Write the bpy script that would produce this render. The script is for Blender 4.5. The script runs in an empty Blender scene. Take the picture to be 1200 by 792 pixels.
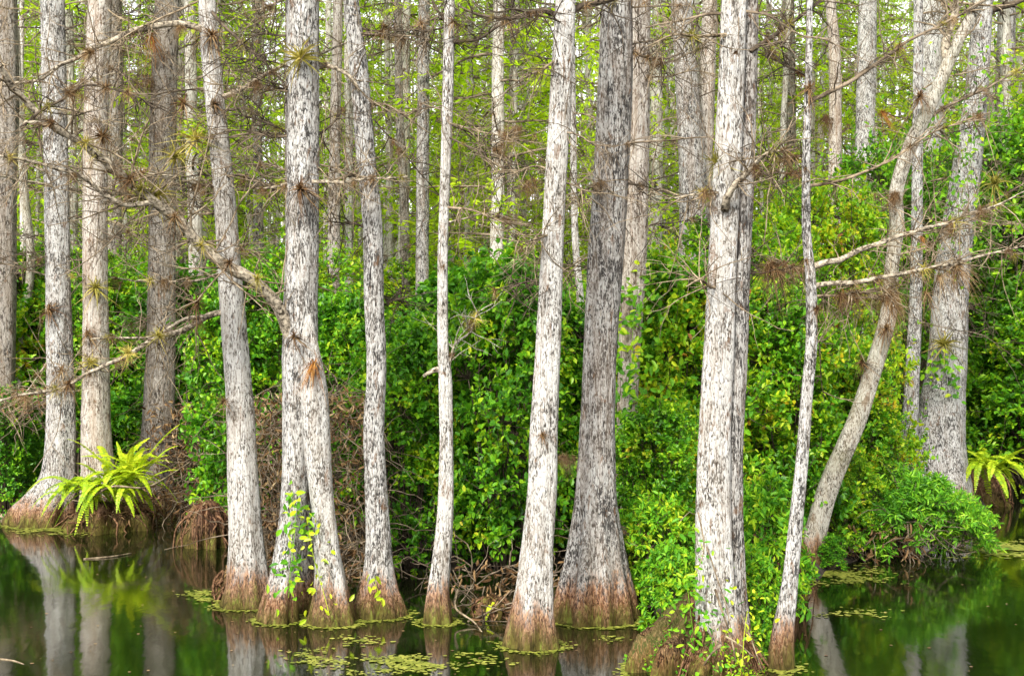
import bpy, math, random
import numpy as np
from mathutils import Vector

random.seed(7)
rng = np.random.default_rng(7)
scene = bpy.context.scene
col = scene.collection
PI = math.pi
FPX, CX, CY, CAMH = 1667.0, 600.0, 396.0, 2.4


def W(x, y, d):
    """Point of the place seen at photo pixel (x, y), d metres away."""
    return Vector(((x - CX) / FPX * d, d, CAMH - (y - CY) / FPX * d))


def dist_at(y):
    return CAMH * FPX / (y - CY)


# ------------------------------------------------------------------ materials
def nodes_of(name):
    m = bpy.data.materials.new(name)
    m.use_nodes = True
    nt = m.node_tree
    nt.nodes.clear()
    return m, nt


class NT:
    def __init__(self, nt):
        self.nt = nt

    def n(self, t, **kw):
        nd = self.nt.nodes.new(t)
        for k, v in kw.items():
            if k.startswith('i_'):
                key = k[2:].replace('_', ' ')
                nd.inputs[key].default_value = v
            else:
                setattr(nd, k, v)
        return nd

    def l(self, a, b):
        self.nt.links.new(a, b)

    def ramp(self, fac, stops, interp='LINEAR'):
        r = self.nt.nodes.new('ShaderNodeValToRGB')
        r.color_ramp.interpolation = interp
        els = r.color_ramp.elements
        while len(els) < len(stops):
            els.new(0.5)
        for e, (p, c) in zip(els, stops):
            e.position = p
            e.color = (*c, 1) if len(c) == 3 else c
        self.l(fac, r.inputs['Fac'])
        return r.outputs['Color']

    def math(self, op, a, b=None, c=None, clamp=False):
        nd = self.nt.nodes.new('ShaderNodeMath')
        nd.operation = op
        nd.use_clamp = clamp
        for i, v in enumerate((a, b, c)):
            if v is None:
                continue
            if isinstance(v, (int, float)):
                nd.inputs[i].default_value = v
            else:
                self.l(v, nd.inputs[i])
        return nd.outputs[0]

    def mix(self, fac, a, b, mode='MIX'):
        nd = self.nt.nodes.new('ShaderNodeMix')
        nd.data_type = 'RGBA'
        nd.blend_type = mode
        for sock, v in ((nd.inputs[0], fac), (nd.inputs[6], a), (nd.inputs[7], b)):
            if isinstance(v, (int, float)):
                sock.default_value = v
            elif isinstance(v, tuple):
                sock.default_value = (*v, 1)
            else:
                self.l(v, sock)
        return nd.outputs[2]

    def noise(self, vec, scale, detail=4, rough=0.6, dist=0.0):
        nd = self.nt.nodes.new('ShaderNodeTexNoise')
        nd.inputs['Scale'].default_value = scale
        nd.inputs['Detail'].default_value = detail
        nd.inputs['Roughness'].default_value = rough
        nd.inputs['Distortion'].default_value = dist
        if vec is not None:
            self.l(vec, nd.inputs['Vector'])
        return nd.outputs['Fac']


def sep_z(t, vec):
    s = t.n('ShaderNodeSeparateXYZ')
    t.l(vec, s.inputs[0])
    return s.outputs['Z']


def bark(name, pale, dark, tan, bias=0.0, fine=1.0, stain=0.35, tanamt=0.5, moss=0.0, squash=0.2):
    """Mottled lichen bark with a flood stain at the foot (z = height over the water)."""
    m, nt = nodes_of(name)
    t = NT(nt)
    tc = t.n('ShaderNodeTexCoord')
    oi = t.n('ShaderNodeObjectInfo')
    off = t.n('ShaderNodeVectorMath', operation='SCALE')
    off.inputs[0].default_value = (37, 53, 71)
    t.l(oi.outputs['Random'], off.inputs['Scale'])
    add = t.n('ShaderNodeVectorMath', operation='ADD')
    t.l(tc.outputs['Object'], add.inputs[0])
    t.l(off.outputs[0], add.inputs[1])
    mp = t.n('ShaderNodeMapping')
    mp.inputs['Scale'].default_value = (1, 1, squash)
    t.l(add.outputs[0], mp.inputs['Vector'])
    v = mp.outputs['Vector']
    mq = t.n('ShaderNodeMapping')
    mq.inputs['Scale'].default_value = (1, 1, 0.36)
    t.l(add.outputs[0], mq.inputs['Vector'])
    v2 = mq.outputs['Vector']
    n1 = t.noise(v2, 66 * fine, 4, 0.62, 0.9)
    nf = t.noise(v, 105 * fine, 3, 0.6, 0.3)
    n2 = t.noise(add.outputs[0], 3.6, 3, 0.6, 0.4)
    n4 = t.noise(v2, 20, 3, 0.6, 0.5)
    a = t.math('MULTIPLY_ADD', n2, 0.36, n1)
    a = t.math('MULTIPLY_ADD', n4, 0.30, a)
    a = t.math('MULTIPLY_ADD', nf, 0.42, a)
    a = t.math('ADD', a, -0.54 + bias)
    mid = tuple(p * 0.45 + q * 0.3 + r * 0.25 for p, q, r in zip(pale, dark, tan))
    c = t.ramp(a, [(0.355, dark), (0.42, tuple(q * 0.65 + m_ * 0.35 for q, m_ in zip(dark, mid))), (0.455, mid),
                   (0.51, tuple(p * 0.84 for p in pale)), (0.62, pale)])
    mf2 = t.n('ShaderNodeMapping')
    mf2.inputs['Scale'].default_value = (1, 1, 0.045)
    t.l(add.outputs[0], mf2.inputs['Vector'])
    fib = t.noise(mf2.outputs['Vector'], 85 * fine, 4, 0.65, 0.5)
    fc = t.ramp(fib, [(0.34, (0.42, 0.36, 0.31)), (0.46, (0.86, 0.84, 0.81)), (0.56, (1, 1, 1)), (0.68, (1.0, 0.98, 0.94))])
    c = t.mix(0.85, c, fc, 'MULTIPLY')
    tn = t.noise(v, 9, 4, 0.6, 0.5)
    tf = t.ramp(tn, [(0.47, (0, 0, 0)), (0.66, (1, 1, 1))])
    c = t.mix(t.math('MULTIPLY', tf, tanamt), c, t.mix(1.0, tan, fc, 'MULTIPLY'))
    rn = t.noise(v2, 17, 3, 0.6, 0.8)
    rf = t.ramp(rn, [(0.60, (0, 0, 0)), (0.68, (1, 1, 1))])
    c = t.mix(t.math('MULTIPLY', rf, 0.6), c, (0.17, 0.085, 0.035))
    sn = t.noise(add.outputs[0], 2.3, 3, 0.55)
    if moss:
        mf = t.ramp(sn, [(0.5, (0, 0, 0)), (0.62, (1, 1, 1))])
        c = t.mix(t.math('MULTIPLY', mf, moss), c, (0.10, 0.12, 0.03))
    # flood stain at the foot
    z = sep_z(t, tc.outputs['Object'])
    zz = t.math('MULTIPLY_ADD', tn, -0.45, z)
    zz = t.math('MULTIPLY_ADD', n1, -0.35, zz)
    zz = t.math('MULTIPLY_ADD', fib, -0.5, zz)
    zz = t.math('ADD', zz, 0.65)
    s1 = t.n('ShaderNodeMapRange', interpolation_type='SMOOTHSTEP')
    s1.inputs['From Min'].default_value = stain * 0.62
    s1.inputs['From Max'].default_value = stain * 1.15
    s1.inputs['To Min'].default_value = 1
    s1.inputs['To Max'].default_value = 0
    t.l(zz, s1.inputs['Value'])
    redb = t.ramp(n1, [(0.36, (0.045, 0.022, 0.012)), (0.5, (0.20, 0.085, 0.038)), (0.62, (0.46, 0.26, 0.14))])
    c = t.mix(t.math('MULTIPLY', s1.outputs[0], 0.9), c, redb)
    s2 = t.n('ShaderNodeMapRange', interpolation_type='SMOOTHSTEP')
    s2.inputs['From Min'].default_value = 0.0
    s2.inputs['From Max'].default_value = 0.26
    s2.inputs['To Min'].default_value = 1
    s2.inputs['To Max'].default_value = 0
    t.l(zz, s2.inputs['Value'])
    mossc = t.ramp(n4, [(0.35, (0.03, 0.028, 0.008)), (0.55, (0.10, 0.085, 0.02)), (0.7, (0.16, 0.2, 0.03))])
    c = t.mix(t.math('MULTIPLY', s2.outputs[0], 0.95), c, mossc)
    bp = t.n('ShaderNodeBump')
    bp.inputs['Strength'].default_value = 0.85
    bp.inputs['Distance'].default_value = 0.03
    h = t.math('MULTIPLY_ADD', nf, 0.5, n1)
    h = t.math('MULTIPLY_ADD', fib, 0.9, h)
    t.l(h, bp.inputs['Height'])
    p = t.n('ShaderNodeBsdfPrincipled')
    p.inputs['Roughness'].default_value = 0.9
    p.inputs['Specular IOR Level'].default_value = 0.05
    t.l(c, p.inputs['Base Color'])
    t.l(bp.outputs[0], p.inputs['Normal'])
    o = t.n('ShaderNodeOutputMaterial')
    t.l(p.outputs[0], o.inputs['Surface'])
    return m


def leaf_mat(name, stops, clump=1.6, trans=0.35, rough=0.4, spec=0.4, jitter=0.55):
    m, nt = nodes_of(name)
    t = NT(nt)
    tc = t.n('ShaderNodeTexCoord')
    g = t.n('ShaderNodeNewGeometry')
    oi = t.n('ShaderNodeObjectInfo')
    cn = t.noise(tc.outputs['Object'], clump, 2, 0.6)
    f = t.math('SUBTRACT', g.outputs['Random Per Island'], 0.5)
    f = t.math('MULTIPLY_ADD', f, jitter, cn)
    k = t.math('SUBTRACT', oi.outputs['Random'], 0.5)
    f = t.math('MULTIPLY_ADD', k, 0.26, f)
    c = t.ramp(f, stops)
    p = t.n('ShaderNodeBsdfPrincipled')
    p.inputs['Roughness'].default_value = rough
    p.inputs['Specular IOR Level'].default_value = spec
    t.l(c, p.inputs['Base Color'])
    tr = t.n('ShaderNodeBsdfTranslucent')
    c2 = t.mix(0.5, c, (1.0, 1.0, 0.25), 'MULTIPLY')
    t.l(t.mix(0.6, c, c2), tr.inputs['Color'])
    mx = t.n('ShaderNodeMixShader')
    mx.inputs[0].default_value = trans
    t.l(p.outputs[0], mx.inputs[1])
    t.l(tr.outputs[0], mx.inputs[2])
    o = t.n('ShaderNodeOutputMaterial')
    t.l(mx.outputs[0], o.inputs['Surface'])
    return m


def twig_mat(name, a, b, scale=14):
    m, nt = nodes_of(name)
    t = NT(nt)
    tc = t.n('ShaderNodeTexCoord')
    n = t.noise(tc.outputs['Object'], scale, 4, 0.65, 0.4)
    c = t.ramp(n, [(0.36, a), (0.62, b)])
    bp = t.n('ShaderNodeBump')
    bp.inputs['Strength'].default_value = 0.6
    bp.inputs['Distance'].default_value = 0.01
    t.l(t.noise(tc.outputs['Object'], 90, 3, 0.6), bp.inputs['Height'])
    p = t.n('ShaderNodeBsdfPrincipled')
    p.inputs['Roughness'].default_value = 0.9
    p.inputs['Specular IOR Level'].default_value = 0.05
    t.l(c, p.inputs['Base Color'])
    t.l(bp.outputs[0], p.inputs['Normal'])
    o = t.n('ShaderNodeOutputMaterial')
    t.l(p.outputs[0], o.inputs['Surface'])
    return m


MAT = {}
MAT['white'] = bark('white_bark', (0.63, 0.615, 0.58), (0.075, 0.069, 0.062), (0.31, 0.25, 0.185), bias=0.02, tanamt=0.38)
MAT['fleck'] = bark('flecked_bark', (0.60, 0.59, 0.565), (0.054, 0.052, 0.050), (0.27, 0.225, 0.175), bias=-0.025, tanamt=0.35, squash=0.16)
MAT['grey'] = bark('grey_bark', (0.53, 0.515, 0.485), (0.055, 0.052, 0.050), (0.26, 0.20, 0.15), bias=-0.04, tanamt=0.42, squash=0.11)
MAT['rosy'] = bark('rosy_bark', (0.57, 0.52, 0.46), (0.10, 0.077, 0.06), (0.34, 0.25, 0.175), bias=0.01, fine=0.85, tanamt=0.6, squash=0.09)
MAT['drab'] = bark('drab_bark', (0.35, 0.32, 0.28), (0.05, 0.044, 0.038), (0.23, 0.18, 0.13), bias=-0.02, fine=0.8, tanamt=0.5, squash=0.1)
MAT['tan'] = bark('tan_bark', (0.60, 0.57, 0.49), (0.075, 0.063, 0.048), (0.34, 0.27, 0.17), bias=0.02, fine=1.2, tanamt=0.4, moss=0.2)
MAT['far'] = bark('far_bark', (0.62, 0.59, 0.53), (0.11, 0.095, 0.08), (0.32, 0.26, 0.19), bias=0.03, fine=0.6, tanamt=0.4)
MAT['rot'] = bark('rotten_bark', (0.20, 0.115, 0.07), (0.022, 0.012, 0.008), (0.12, 0.05, 0.025), bias=-0.05, fine=0.7, stain=0.1, tanamt=0.6, moss=0.3, squash=0.1)
MAT['root'] = twig_mat('root_bark', (0.03, 0.014, 0.007), (0.20, 0.11, 0.06), 30)
MAT['mound'] = bark('mound_bark', (0.15, 0.10, 0.055), (0.016, 0.009, 0.005), (0.13, 0.05, 0.022), bias=-0.03, tanamt=0.6, moss=0.6, stain=0.2)
MAT['twig'] = twig_mat('bare_twig', (0.06, 0.042, 0.025), (0.32, 0.25, 0.165), 12)
MAT['darktwig'] = twig_mat('dark_twig', (0.03, 0.023, 0.016), (0.12, 0.092, 0.066), 12)
MAT['brownwig'] = twig_mat('brown_twig', (0.055, 0.040, 0.026), (0.25, 0.195, 0.135), 6)
MAT['limb'] = twig_mat('limb_bark', (0.030, 0.022, 0.015), (0.46, 0.39, 0.29), 30)

MAT['broad'] = leaf_mat('broad_leaf', [(0.12, (0.026, 0.108, 0.008)), (0.36, (0.066, 0.23, 0.010)), (0.52, (0.135, 0.365, 0.012)),
                                       (0.66, (0.27, 0.50, 0.015)), (0.82, (0.50, 0.58, 0.02)), (0.90, (0.60, 0.42, 0.02)), (0.97, (0.30, 0.12, 0.03))], 1.5, 0.42, 0.4, 0.3, 0.45)
MAT['olive'] = leaf_mat('mid_leaf', [(0.12, (0.038, 0.13, 0.008)), (0.38, (0.105, 0.29, 0.011)), (0.55, (0.22, 0.45, 0.013)),
                                     (0.72, (0.41, 0.57, 0.016)), (0.92, (0.56, 0.48, 0.02)), (0.98, (0.30, 0.12, 0.03))], 1.6, 0.45, 0.42, 0.25, 0.45)
MAT['light'] = leaf_mat('light_leaf', [(0.1, (0.035, 0.15, 0.012)), (0.42, (0.10, 0.31, 0.016)), (0.62, (0.22, 0.48, 0.018)),
                                       (0.9, (0.50, 0.58, 0.025))], 2.5, 0.42, 0.45, 0.2)
MAT['willow'] = leaf_mat('narrow_leaf', [(0.1, (0.05, 0.18, 0.012)), (0.42, (0.13, 0.37, 0.02)), (0.62, (0.27, 0.54, 0.03)),
                                         (0.92, (0.50, 0.64, 0.04))], 2.5, 0.42, 0.45, 0.25)
MAT['needle'] = leaf_mat('cypress_leaf', [(0.1, (0.20, 0.36, 0.012)), (0.42, (0.38, 0.60, 0.016)), (0.65, (0.54, 0.72, 0.02)),
                                          (0.95, (0.62, 0.70, 0.05))], 0.8, 0.62, 0.6, 0.1, 0.45)
MAT['fern'] = leaf_mat('fern_leaf', [(0.1, (0.22, 0.38, 0.012)), (0.5, (0.42, 0.56, 0.016)), (0.9, (0.62, 0.66, 0.03))], 3, 0.4, 0.4, 0.35)
MAT['dry'] = leaf_mat('dry_blade', [(0.15, (0.05, 0.026, 0.012)), (0.45, (0.16, 0.085, 0.035)), (0.7, (0.30, 0.19, 0.085)),
                                    (0.95, (0.46, 0.36, 0.20))], 4, 0.2, 0.7, 0.2)
MAT['airgreen'] = leaf_mat('airplant_blade', [(0.1, (0.12, 0.12, 0.02)), (0.5, (0.32, 0.28, 0.05)), (0.9, (0.58, 0.46, 0.12))], 4, 0.25, 0.6, 0.2)
MAT['rust'] = leaf_mat('rust_blade', [(0.1, (0.14, 0.05, 0.012)), (0.5, (0.34, 0.14, 0.03)), (0.9, (0.55, 0.32, 0.09))], 4, 0.25, 0.6, 0.2)
MAT['duck'] = leaf_mat('duckweed_pad', [(0.15, (0.07, 0.085, 0.012)), (0.5, (0.17, 0.20, 0.02)), (0.85, (0.34, 0.34, 0.06))], 7, 0.1, 0.5, 0.4)
MAT['litter'] = leaf_mat('floating_leaf', [(0.2, (0.12, 0.06, 0.03)), (0.6, (0.35, 0.22, 0.1)), (0.9, (0.5, 0.42, 0.25))], 5, 0.1, 0.6, 0.3)


def water_mat():
    m, nt = nodes_of('swamp_water')
    t = NT(nt)
    tc = t.n('ShaderNodeTexCoord')
    mp = t.n('ShaderNodeMapping')
    mp.inputs['Scale'].default_value = (1.0, 0.45, 1)
    t.l(tc.outputs['Object'], mp.inputs['Vector'])
    n = t.noise(mp.outputs[0], 5.0, 3, 0.5)
    b = t.n('ShaderNodeBump')
    b.inputs['Strength'].default_value = 0.10
    b.inputs['Distance'].default_value = 0.02
    t.l(n, b.inputs['Height'])
    big = t.noise(tc.outputs['Object'], 0.55, 3, 0.6)
    c = t.ramp(big, [(0.35, (0.003, 0.005, 0.001)), (0.65, (0.007, 0.012, 0.002))])
    p = t.n('ShaderNodeBsdfPrincipled')
    t.l(c, p.inputs['Base Color'])
    p.inputs['Roughness'].default_value = 0.07
    p.inputs['IOR'].default_value = 2.6
    t.l(b.outputs[0], p.inputs['Normal'])
    o = t.n('ShaderNodeOutputMaterial')
    t.l(p.outputs[0], o.inputs['Surface'])
    return m


def soil_mat():
    m, nt = nodes_of('leaf_litter_soil')
    t = NT(nt)
    tc = t.n('ShaderNodeTexCoord')
    n = t.noise(tc.outputs['Object'], 9, 6, 0.7, 0.5)
    c = t.ramp(n, [(0.35, (0.008, 0.006, 0.004)), (0.52, (0.03, 0.019, 0.011)), (0.66, (0.075, 0.05, 0.03)), (0.75, (0.03, 0.045, 0.012))])
    b = t.n('ShaderNodeBump')
    b.inputs['Strength'].default_value = 0.9
    b.inputs['Distance'].default_value = 0.06
    t.l(n, b.inputs['Height'])
    p = t.n('ShaderNodeBsdfPrincipled')
    p.inputs['Roughness'].default_value = 0.95
    t.l(c, p.inputs['Base Color'])
    t.l(b.outputs[0], p.inputs['Normal'])
    o = t.n('ShaderNodeOutputMaterial')
    t.l(p.outputs[0], o.inputs['Surface'])
    return m


# ------------------------------------------------------------------ mesh helpers
def tag(o, label=None, cat=None, group=None, kind=None):
    if label:
        o['label'] = label
    if cat:
        o['category'] = cat
    if group:
        o['group'] = group
    if kind:
        o['kind'] = kind
    return o


def empty(name, loc=(0, 0, 0), label=None, cat=None, group=None):
    o = bpy.data.objects.new(name, None)
    o.empty_display_size = 0.2
    o.location = loc
    col.objects.link(o)
    return tag(o, label, cat, group)


class Geo:
    """Collects vertices and polygons for one mesh."""

    def __init__(self):
        self.v, self.f = [], []
        self.nv = 0

    def add(self, verts, faces):
        verts = np.asarray(verts, dtype=np.float32).reshape(-1, 3)
        self.v.append(verts)
        for arr in faces:
            arr = np.asarray(arr, dtype=np.int32)
            if arr.size:
                self.f.append(arr + self.nv)
        self.nv += len(verts)

    def mesh(self, name, mat, smooth=True):
        me = bpy.data.meshes.new(name)
        V = np.concatenate(self.v)
        loops = np.concatenate([a.ravel() for a in self.f])
        sizes = np.concatenate([np.full(len(a), a.shape[1], dtype=np.int32) for a in self.f])
        starts = np.concatenate([[0], np.cumsum(sizes)[:-1]]).astype(np.int32)
        me.vertices.add(len(V))
        me.vertices.foreach_set('co', V.ravel())
        me.loops.add(len(loops))
        me.loops.foreach_set('vertex_index', loops.astype(np.int32))
        me.polygons.add(len(sizes))
        me.polygons.foreach_set('loop_start', starts)
        me.polygons.foreach_set('loop_total', sizes)
        me.polygons.foreach_set('use_smooth', np.full(len(sizes), smooth))
        me.update(calc_edges=True)
        me.validate()
        me.materials.append(MAT[mat] if isinstance(mat, str) else mat)
        return me

    def build(self, name, mat, parent=None, smooth=True):
        o = bpy.data.objects.new(name, self.mesh(name, mat, smooth))
        col.objects.link(o)
        if parent is not None:
            o.parent = parent
        return o


def catmull(P, step):
    P = [np.asarray(p, dtype=float) for p in P]
    out = []
    for i in range(len(P) - 1):
        p0 = P[i - 1] if i else 2 * P[0] - P[1]
        p1, p2 = P[i], P[i + 1]
        p3 = P[i + 2] if i + 2 < len(P) else 2 * P[-1] - P[-2]
        n = max(1, int(np.linalg.norm(p2[:3] - p1[:3]) / step))
        for k in range(n):
            t = k / n
            out.append(0.5 * ((2 * p1) + (-p0 + p2) * t + (2 * p0 - 5 * p1 + 4 * p2 - p3) * t * t + (-p0 + 3 * p1 - 3 * p2 + p3) * t ** 3))
    out.append(P[-1])
    return np.array(out)


def tube(geo, pts, radii, seg=6, wob=0.0, cap=True):
    """Round tube along a polyline, framed on its tangent."""
    P = np.asarray(pts, dtype=float)
    R = np.asarray(radii, dtype=float)
    n = len(P)
    T = np.gradient(P, axis=0)
    T /= np.linalg.norm(T, axis=1, keepdims=True) + 1e-9
    ref = np.array([0.31, 0.17, 0.93]) if abs(T[:, 2].mean()) < 0.8 else np.array([0.95, 0.2, 0.1])
    U = np.cross(T, ref)
    U /= np.linalg.norm(U, axis=1, keepdims=True) + 1e-9
    Vv = np.cross(T, U)
    th = np.arange(seg) * 2 * PI / seg
    rr = R[:, None] * (1 + (rng.normal(0, wob, (n, seg)) if wob else 0))
    ring = P[:, None, :] + rr[..., None] * (np.cos(th)[None, :, None] * U[:, None, :] + np.sin(th)[None, :, None] * Vv[:, None, :])
    verts = ring.reshape(-1, 3)
    i = np.arange(n - 1)[:, None] * seg
    j = np.arange(seg)[None, :]
    j2 = (j + 1) % seg
    quads = np.stack([i + j, i + j2, i + seg + j2, i + seg + j], -1).reshape(-1, 4)
    faces = [quads]
    if cap:
        faces.append((np.arange(seg)[::-1])[None, :])
        faces.append((np.arange(seg) + (n - 1) * seg)[None, :])
    geo.add(verts, faces)


def smooth_noise(n, m, amp, octs=3, ring=True):
    """n rows by m columns of smooth noise, periodic across columns."""
    out = np.zeros((n, m))
    th = np.arange(m) * 2 * PI / m
    z = np.arange(n)
    for o in range(octs):
        for k in range(1, 4):
            kk = k + 2 * o
            fz = rng.uniform(0.03, 0.12) * (1 + o)
            out += np.cos(kk * th[None, :] + rng.uniform(0, 6.28) + 1.3 * np.sin(z[:, None] * fz + rng.uniform(0, 6))) * np.cos(z[:, None] * fz * 1.7 + rng.uniform(0, 6)) / (1 + o) / 3
    return out * amp


def trunk_geo(geo, cl, seg=26, lobes=0.055, foot=0.34, nl=7, foot_h=0.4, rough=0.036):
    """cl: rows (x, y, z, r) of a centre line from the foot up; level rings, fluted foot."""
    n = len(cl)
    th = np.arange(seg) * 2 * PI / seg
    z = cl[:, 2]
    ph = rng.uniform(0, 6.28, 3)
    tw = np.cumsum(rng.normal(0, 0.02, n))
    amp = lobes + foot * np.exp(-np.clip(z, 0, None) / foot_h)
    lob = (np.cos(nl * th[None, :] + ph[0] + tw[:, None]) * 0.65 + 0.35 * np.cos((nl - 3) * th[None, :] + ph[1] - tw[:, None])
           + 0.3 * np.cos(2 * th[None, :] + ph[2] + 2 * tw[:, None]) * (lobes > 0.06))
    m = 1 + amp[:, None] * lob + smooth_noise(n, seg, rough)
    jit = rng.normal(0, 1, (n, seg))
    jit = (jit + np.roll(jit, 1, 0) + np.roll(jit, 2, 0) + np.roll(jit, 1, 1)) / 2
    m = m + jit * 0.011
    r = cl[:, 3:4] * m
    T = np.gradient(cl[:, :3], axis=0)
    T /= np.linalg.norm(T, axis=1, keepdims=True) + 1e-9
    X = np.stack([T[:, 2], 0 * T[:, 0], -T[:, 0]], -1)
    X /= np.linalg.norm(X, axis=1, keepdims=True) + 1e-9
    Y = np.cross(T, X)
    ring = cl[:, None, :3] + r[..., None] * (np.cos(th)[None, :, None] * X[:, None, :] + np.sin(th)[None, :, None] * Y[:, None, :])
    i = np.arange(n - 1)[:, None] * seg
    j = np.arange(seg)[None, :]
    j2 = (j + 1) % seg
    quads = np.stack([i + j, i + j2, i + seg + j2, i + seg + j], -1).reshape(-1, 4)
    geo.add(ring.reshape(-1, 3), [quads, (np.arange(seg) + (n - 1) * seg)[None, :], np.arange(seg)[::-1][None, :]])


def norm(a):
    return a / (np.linalg.norm(a, axis=-1, keepdims=True) + 1e-9)


def leaves(geo, P, A, N, L, Wd, fold=0.3, curl=0.25):
    """Folded, tapered leaf blades: P base, A axis, N face normal, L length, Wd width (arrays)."""
    P = np.asarray(P, dtype=float)
    n = len(P)
    A = norm(np.asarray(A, dtype=float))
    N = np.asarray(N, dtype=float)
    N = norm(N - (N * A).sum(-1, keepdims=True) * A)
    B = np.cross(A, N)
    L = np.broadcast_to(L, (n,))[:, None]
    Wd = np.broadcast_to(Wd, (n,))[:, None]
    up = N * Wd * fold * 0.5
    v = np.stack([P,
                  P + A * L * 0.28 + B * Wd * 0.42 + up,
                  P + A * L * 0.68 + B * Wd * 0.40 + up - N * L * curl * 0.25,
                  P + A * L - N * L * curl * 0.6,
                  P + A * L * 0.68 - B * Wd * 0.40 + up - N * L * curl * 0.25,
                  P + A * L * 0.28 - B * Wd * 0.42 + up], 1)
    b = np.arange(n)[:, None] * 6
    q = np.concatenate([b + np.array([[0, 3, 2, 1]]), b + np.array([[0, 5, 4, 3]])])
    geo.add(v.reshape(-1, 3), [q])


def rand_dirs(n):
    return norm(rng.normal(size=(n, 3)))


# ------------------------------------------------------------------ plants: prototypes
def wander(p0, d0, length, n=6, droop=0.0, jit=0.18):
    pts = [np.array(p0, float)]
    d = np.array(d0, float)
    d /= np.linalg.norm(d)
    for k in range(n):
        d = d + rng.normal(0, jit, 3) + np.array([0, 0, -droop])
        d /= np.linalg.norm(d)
        pts.append(pts[-1] + d * length / n)
    return np.array(pts)


def shrub_meshes(name, seed, w, h, nblob, ntw, nlf, ll, lw, mat, droop=0.0, blob=(0.34, 0.55), stem_r=0.013, low=0.08):
    global rng
    rng = np.random.default_rng(seed)
    leaf, stem = Geo(), Geo()
    for b in range(nblob):
        t = (b + rng.uniform(0, 1)) / nblob
        az = b * 2.399963 + rng.uniform(-0.5, 0.5)
        hz = low + (0.93 - low) * t ** 0.8
        env = math.sqrt(max(0.05, 1 - max(0.0, (hz - 0.35) / 0.68) ** 2)) * (0.85 + 0.15 * min(1, hz / 0.25))
        rr = w / 2 * env * rng.uniform(0.45, 1.0)
        br = rng.uniform(*blob) * (0.75 + 0.25 * env)
        c = np.array([max(0, rr - br * 0.5) * math.cos(az), max(0, rr - br * 0.5) * math.sin(az), h * hz - br * 0.3])
        out = norm(np.array([math.cos(az), math.sin(az), 0.25 + 0.9 * hz]))
        base = np.array([c[0] * 0.15, c[1] * 0.15, -0.1])
        mid = base * 0.4 + c * 0.6 + np.array([0, 0, 0.12 * h]) * (1 - hz)
        cl = catmull([base, mid, c], 0.15)
        tube(stem, cl, np.linspace(stem_r, stem_r * 0.4, len(cl)), 5)
        dirs = norm(rand_dirs(ntw) + out[None, :] * 0.75)
        for d in dirs:
            d = norm(d * np.array([1, 1, 0.85]) + np.array([0, 0, 0.18]))
            s = c + d * br * rng.uniform(0.25, 0.62)
            ln = br * rng.uniform(0.4, 0.75)
            if droop == 0 and rng.uniform() < 0.07:
                d = norm(d * 0.5 + np.array([0, 0, 0.9]))
                ln = br * rng.uniform(1.1, 1.7)
            tw = wander(s, d + np.array([0, 0, 0.25]), ln, 5, droop, 0.2)
            if rng.uniform() < 0.4:
                tube(stem, np.vstack([c[None, :], tw]), np.linspace(stem_r * 0.35, 0.003, len(tw) + 1), 4, cap=False)
            u = rng.uniform(0.1, 1.0, nlf)
            k = np.minimum((u * 5).astype(int), 4)
            pp = tw[k] + (tw[k + 1] - tw[k]) * (u * 5 - k)[:, None]
            td = norm(tw[k + 1] - tw[k])
            side = norm(np.cross(td, rand_dirs(nlf)))
            ax = td * 0.55 + side * 0.8 + np.array([0, 0, 0.12 - droop * 2.0])
            nn = rand_dirs(nlf) * 0.7 + np.array([0, -0.0, 0.85]) + d * 0.6
            sz = rng.uniform(0.65, 1.2, nlf)
            leaves(leaf, pp, ax, nn, ll * sz, lw * sz)
    return leaf.mesh(name + '_foliage', mat, False), stem.mesh(name + '_stems', 'darktwig')


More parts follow.
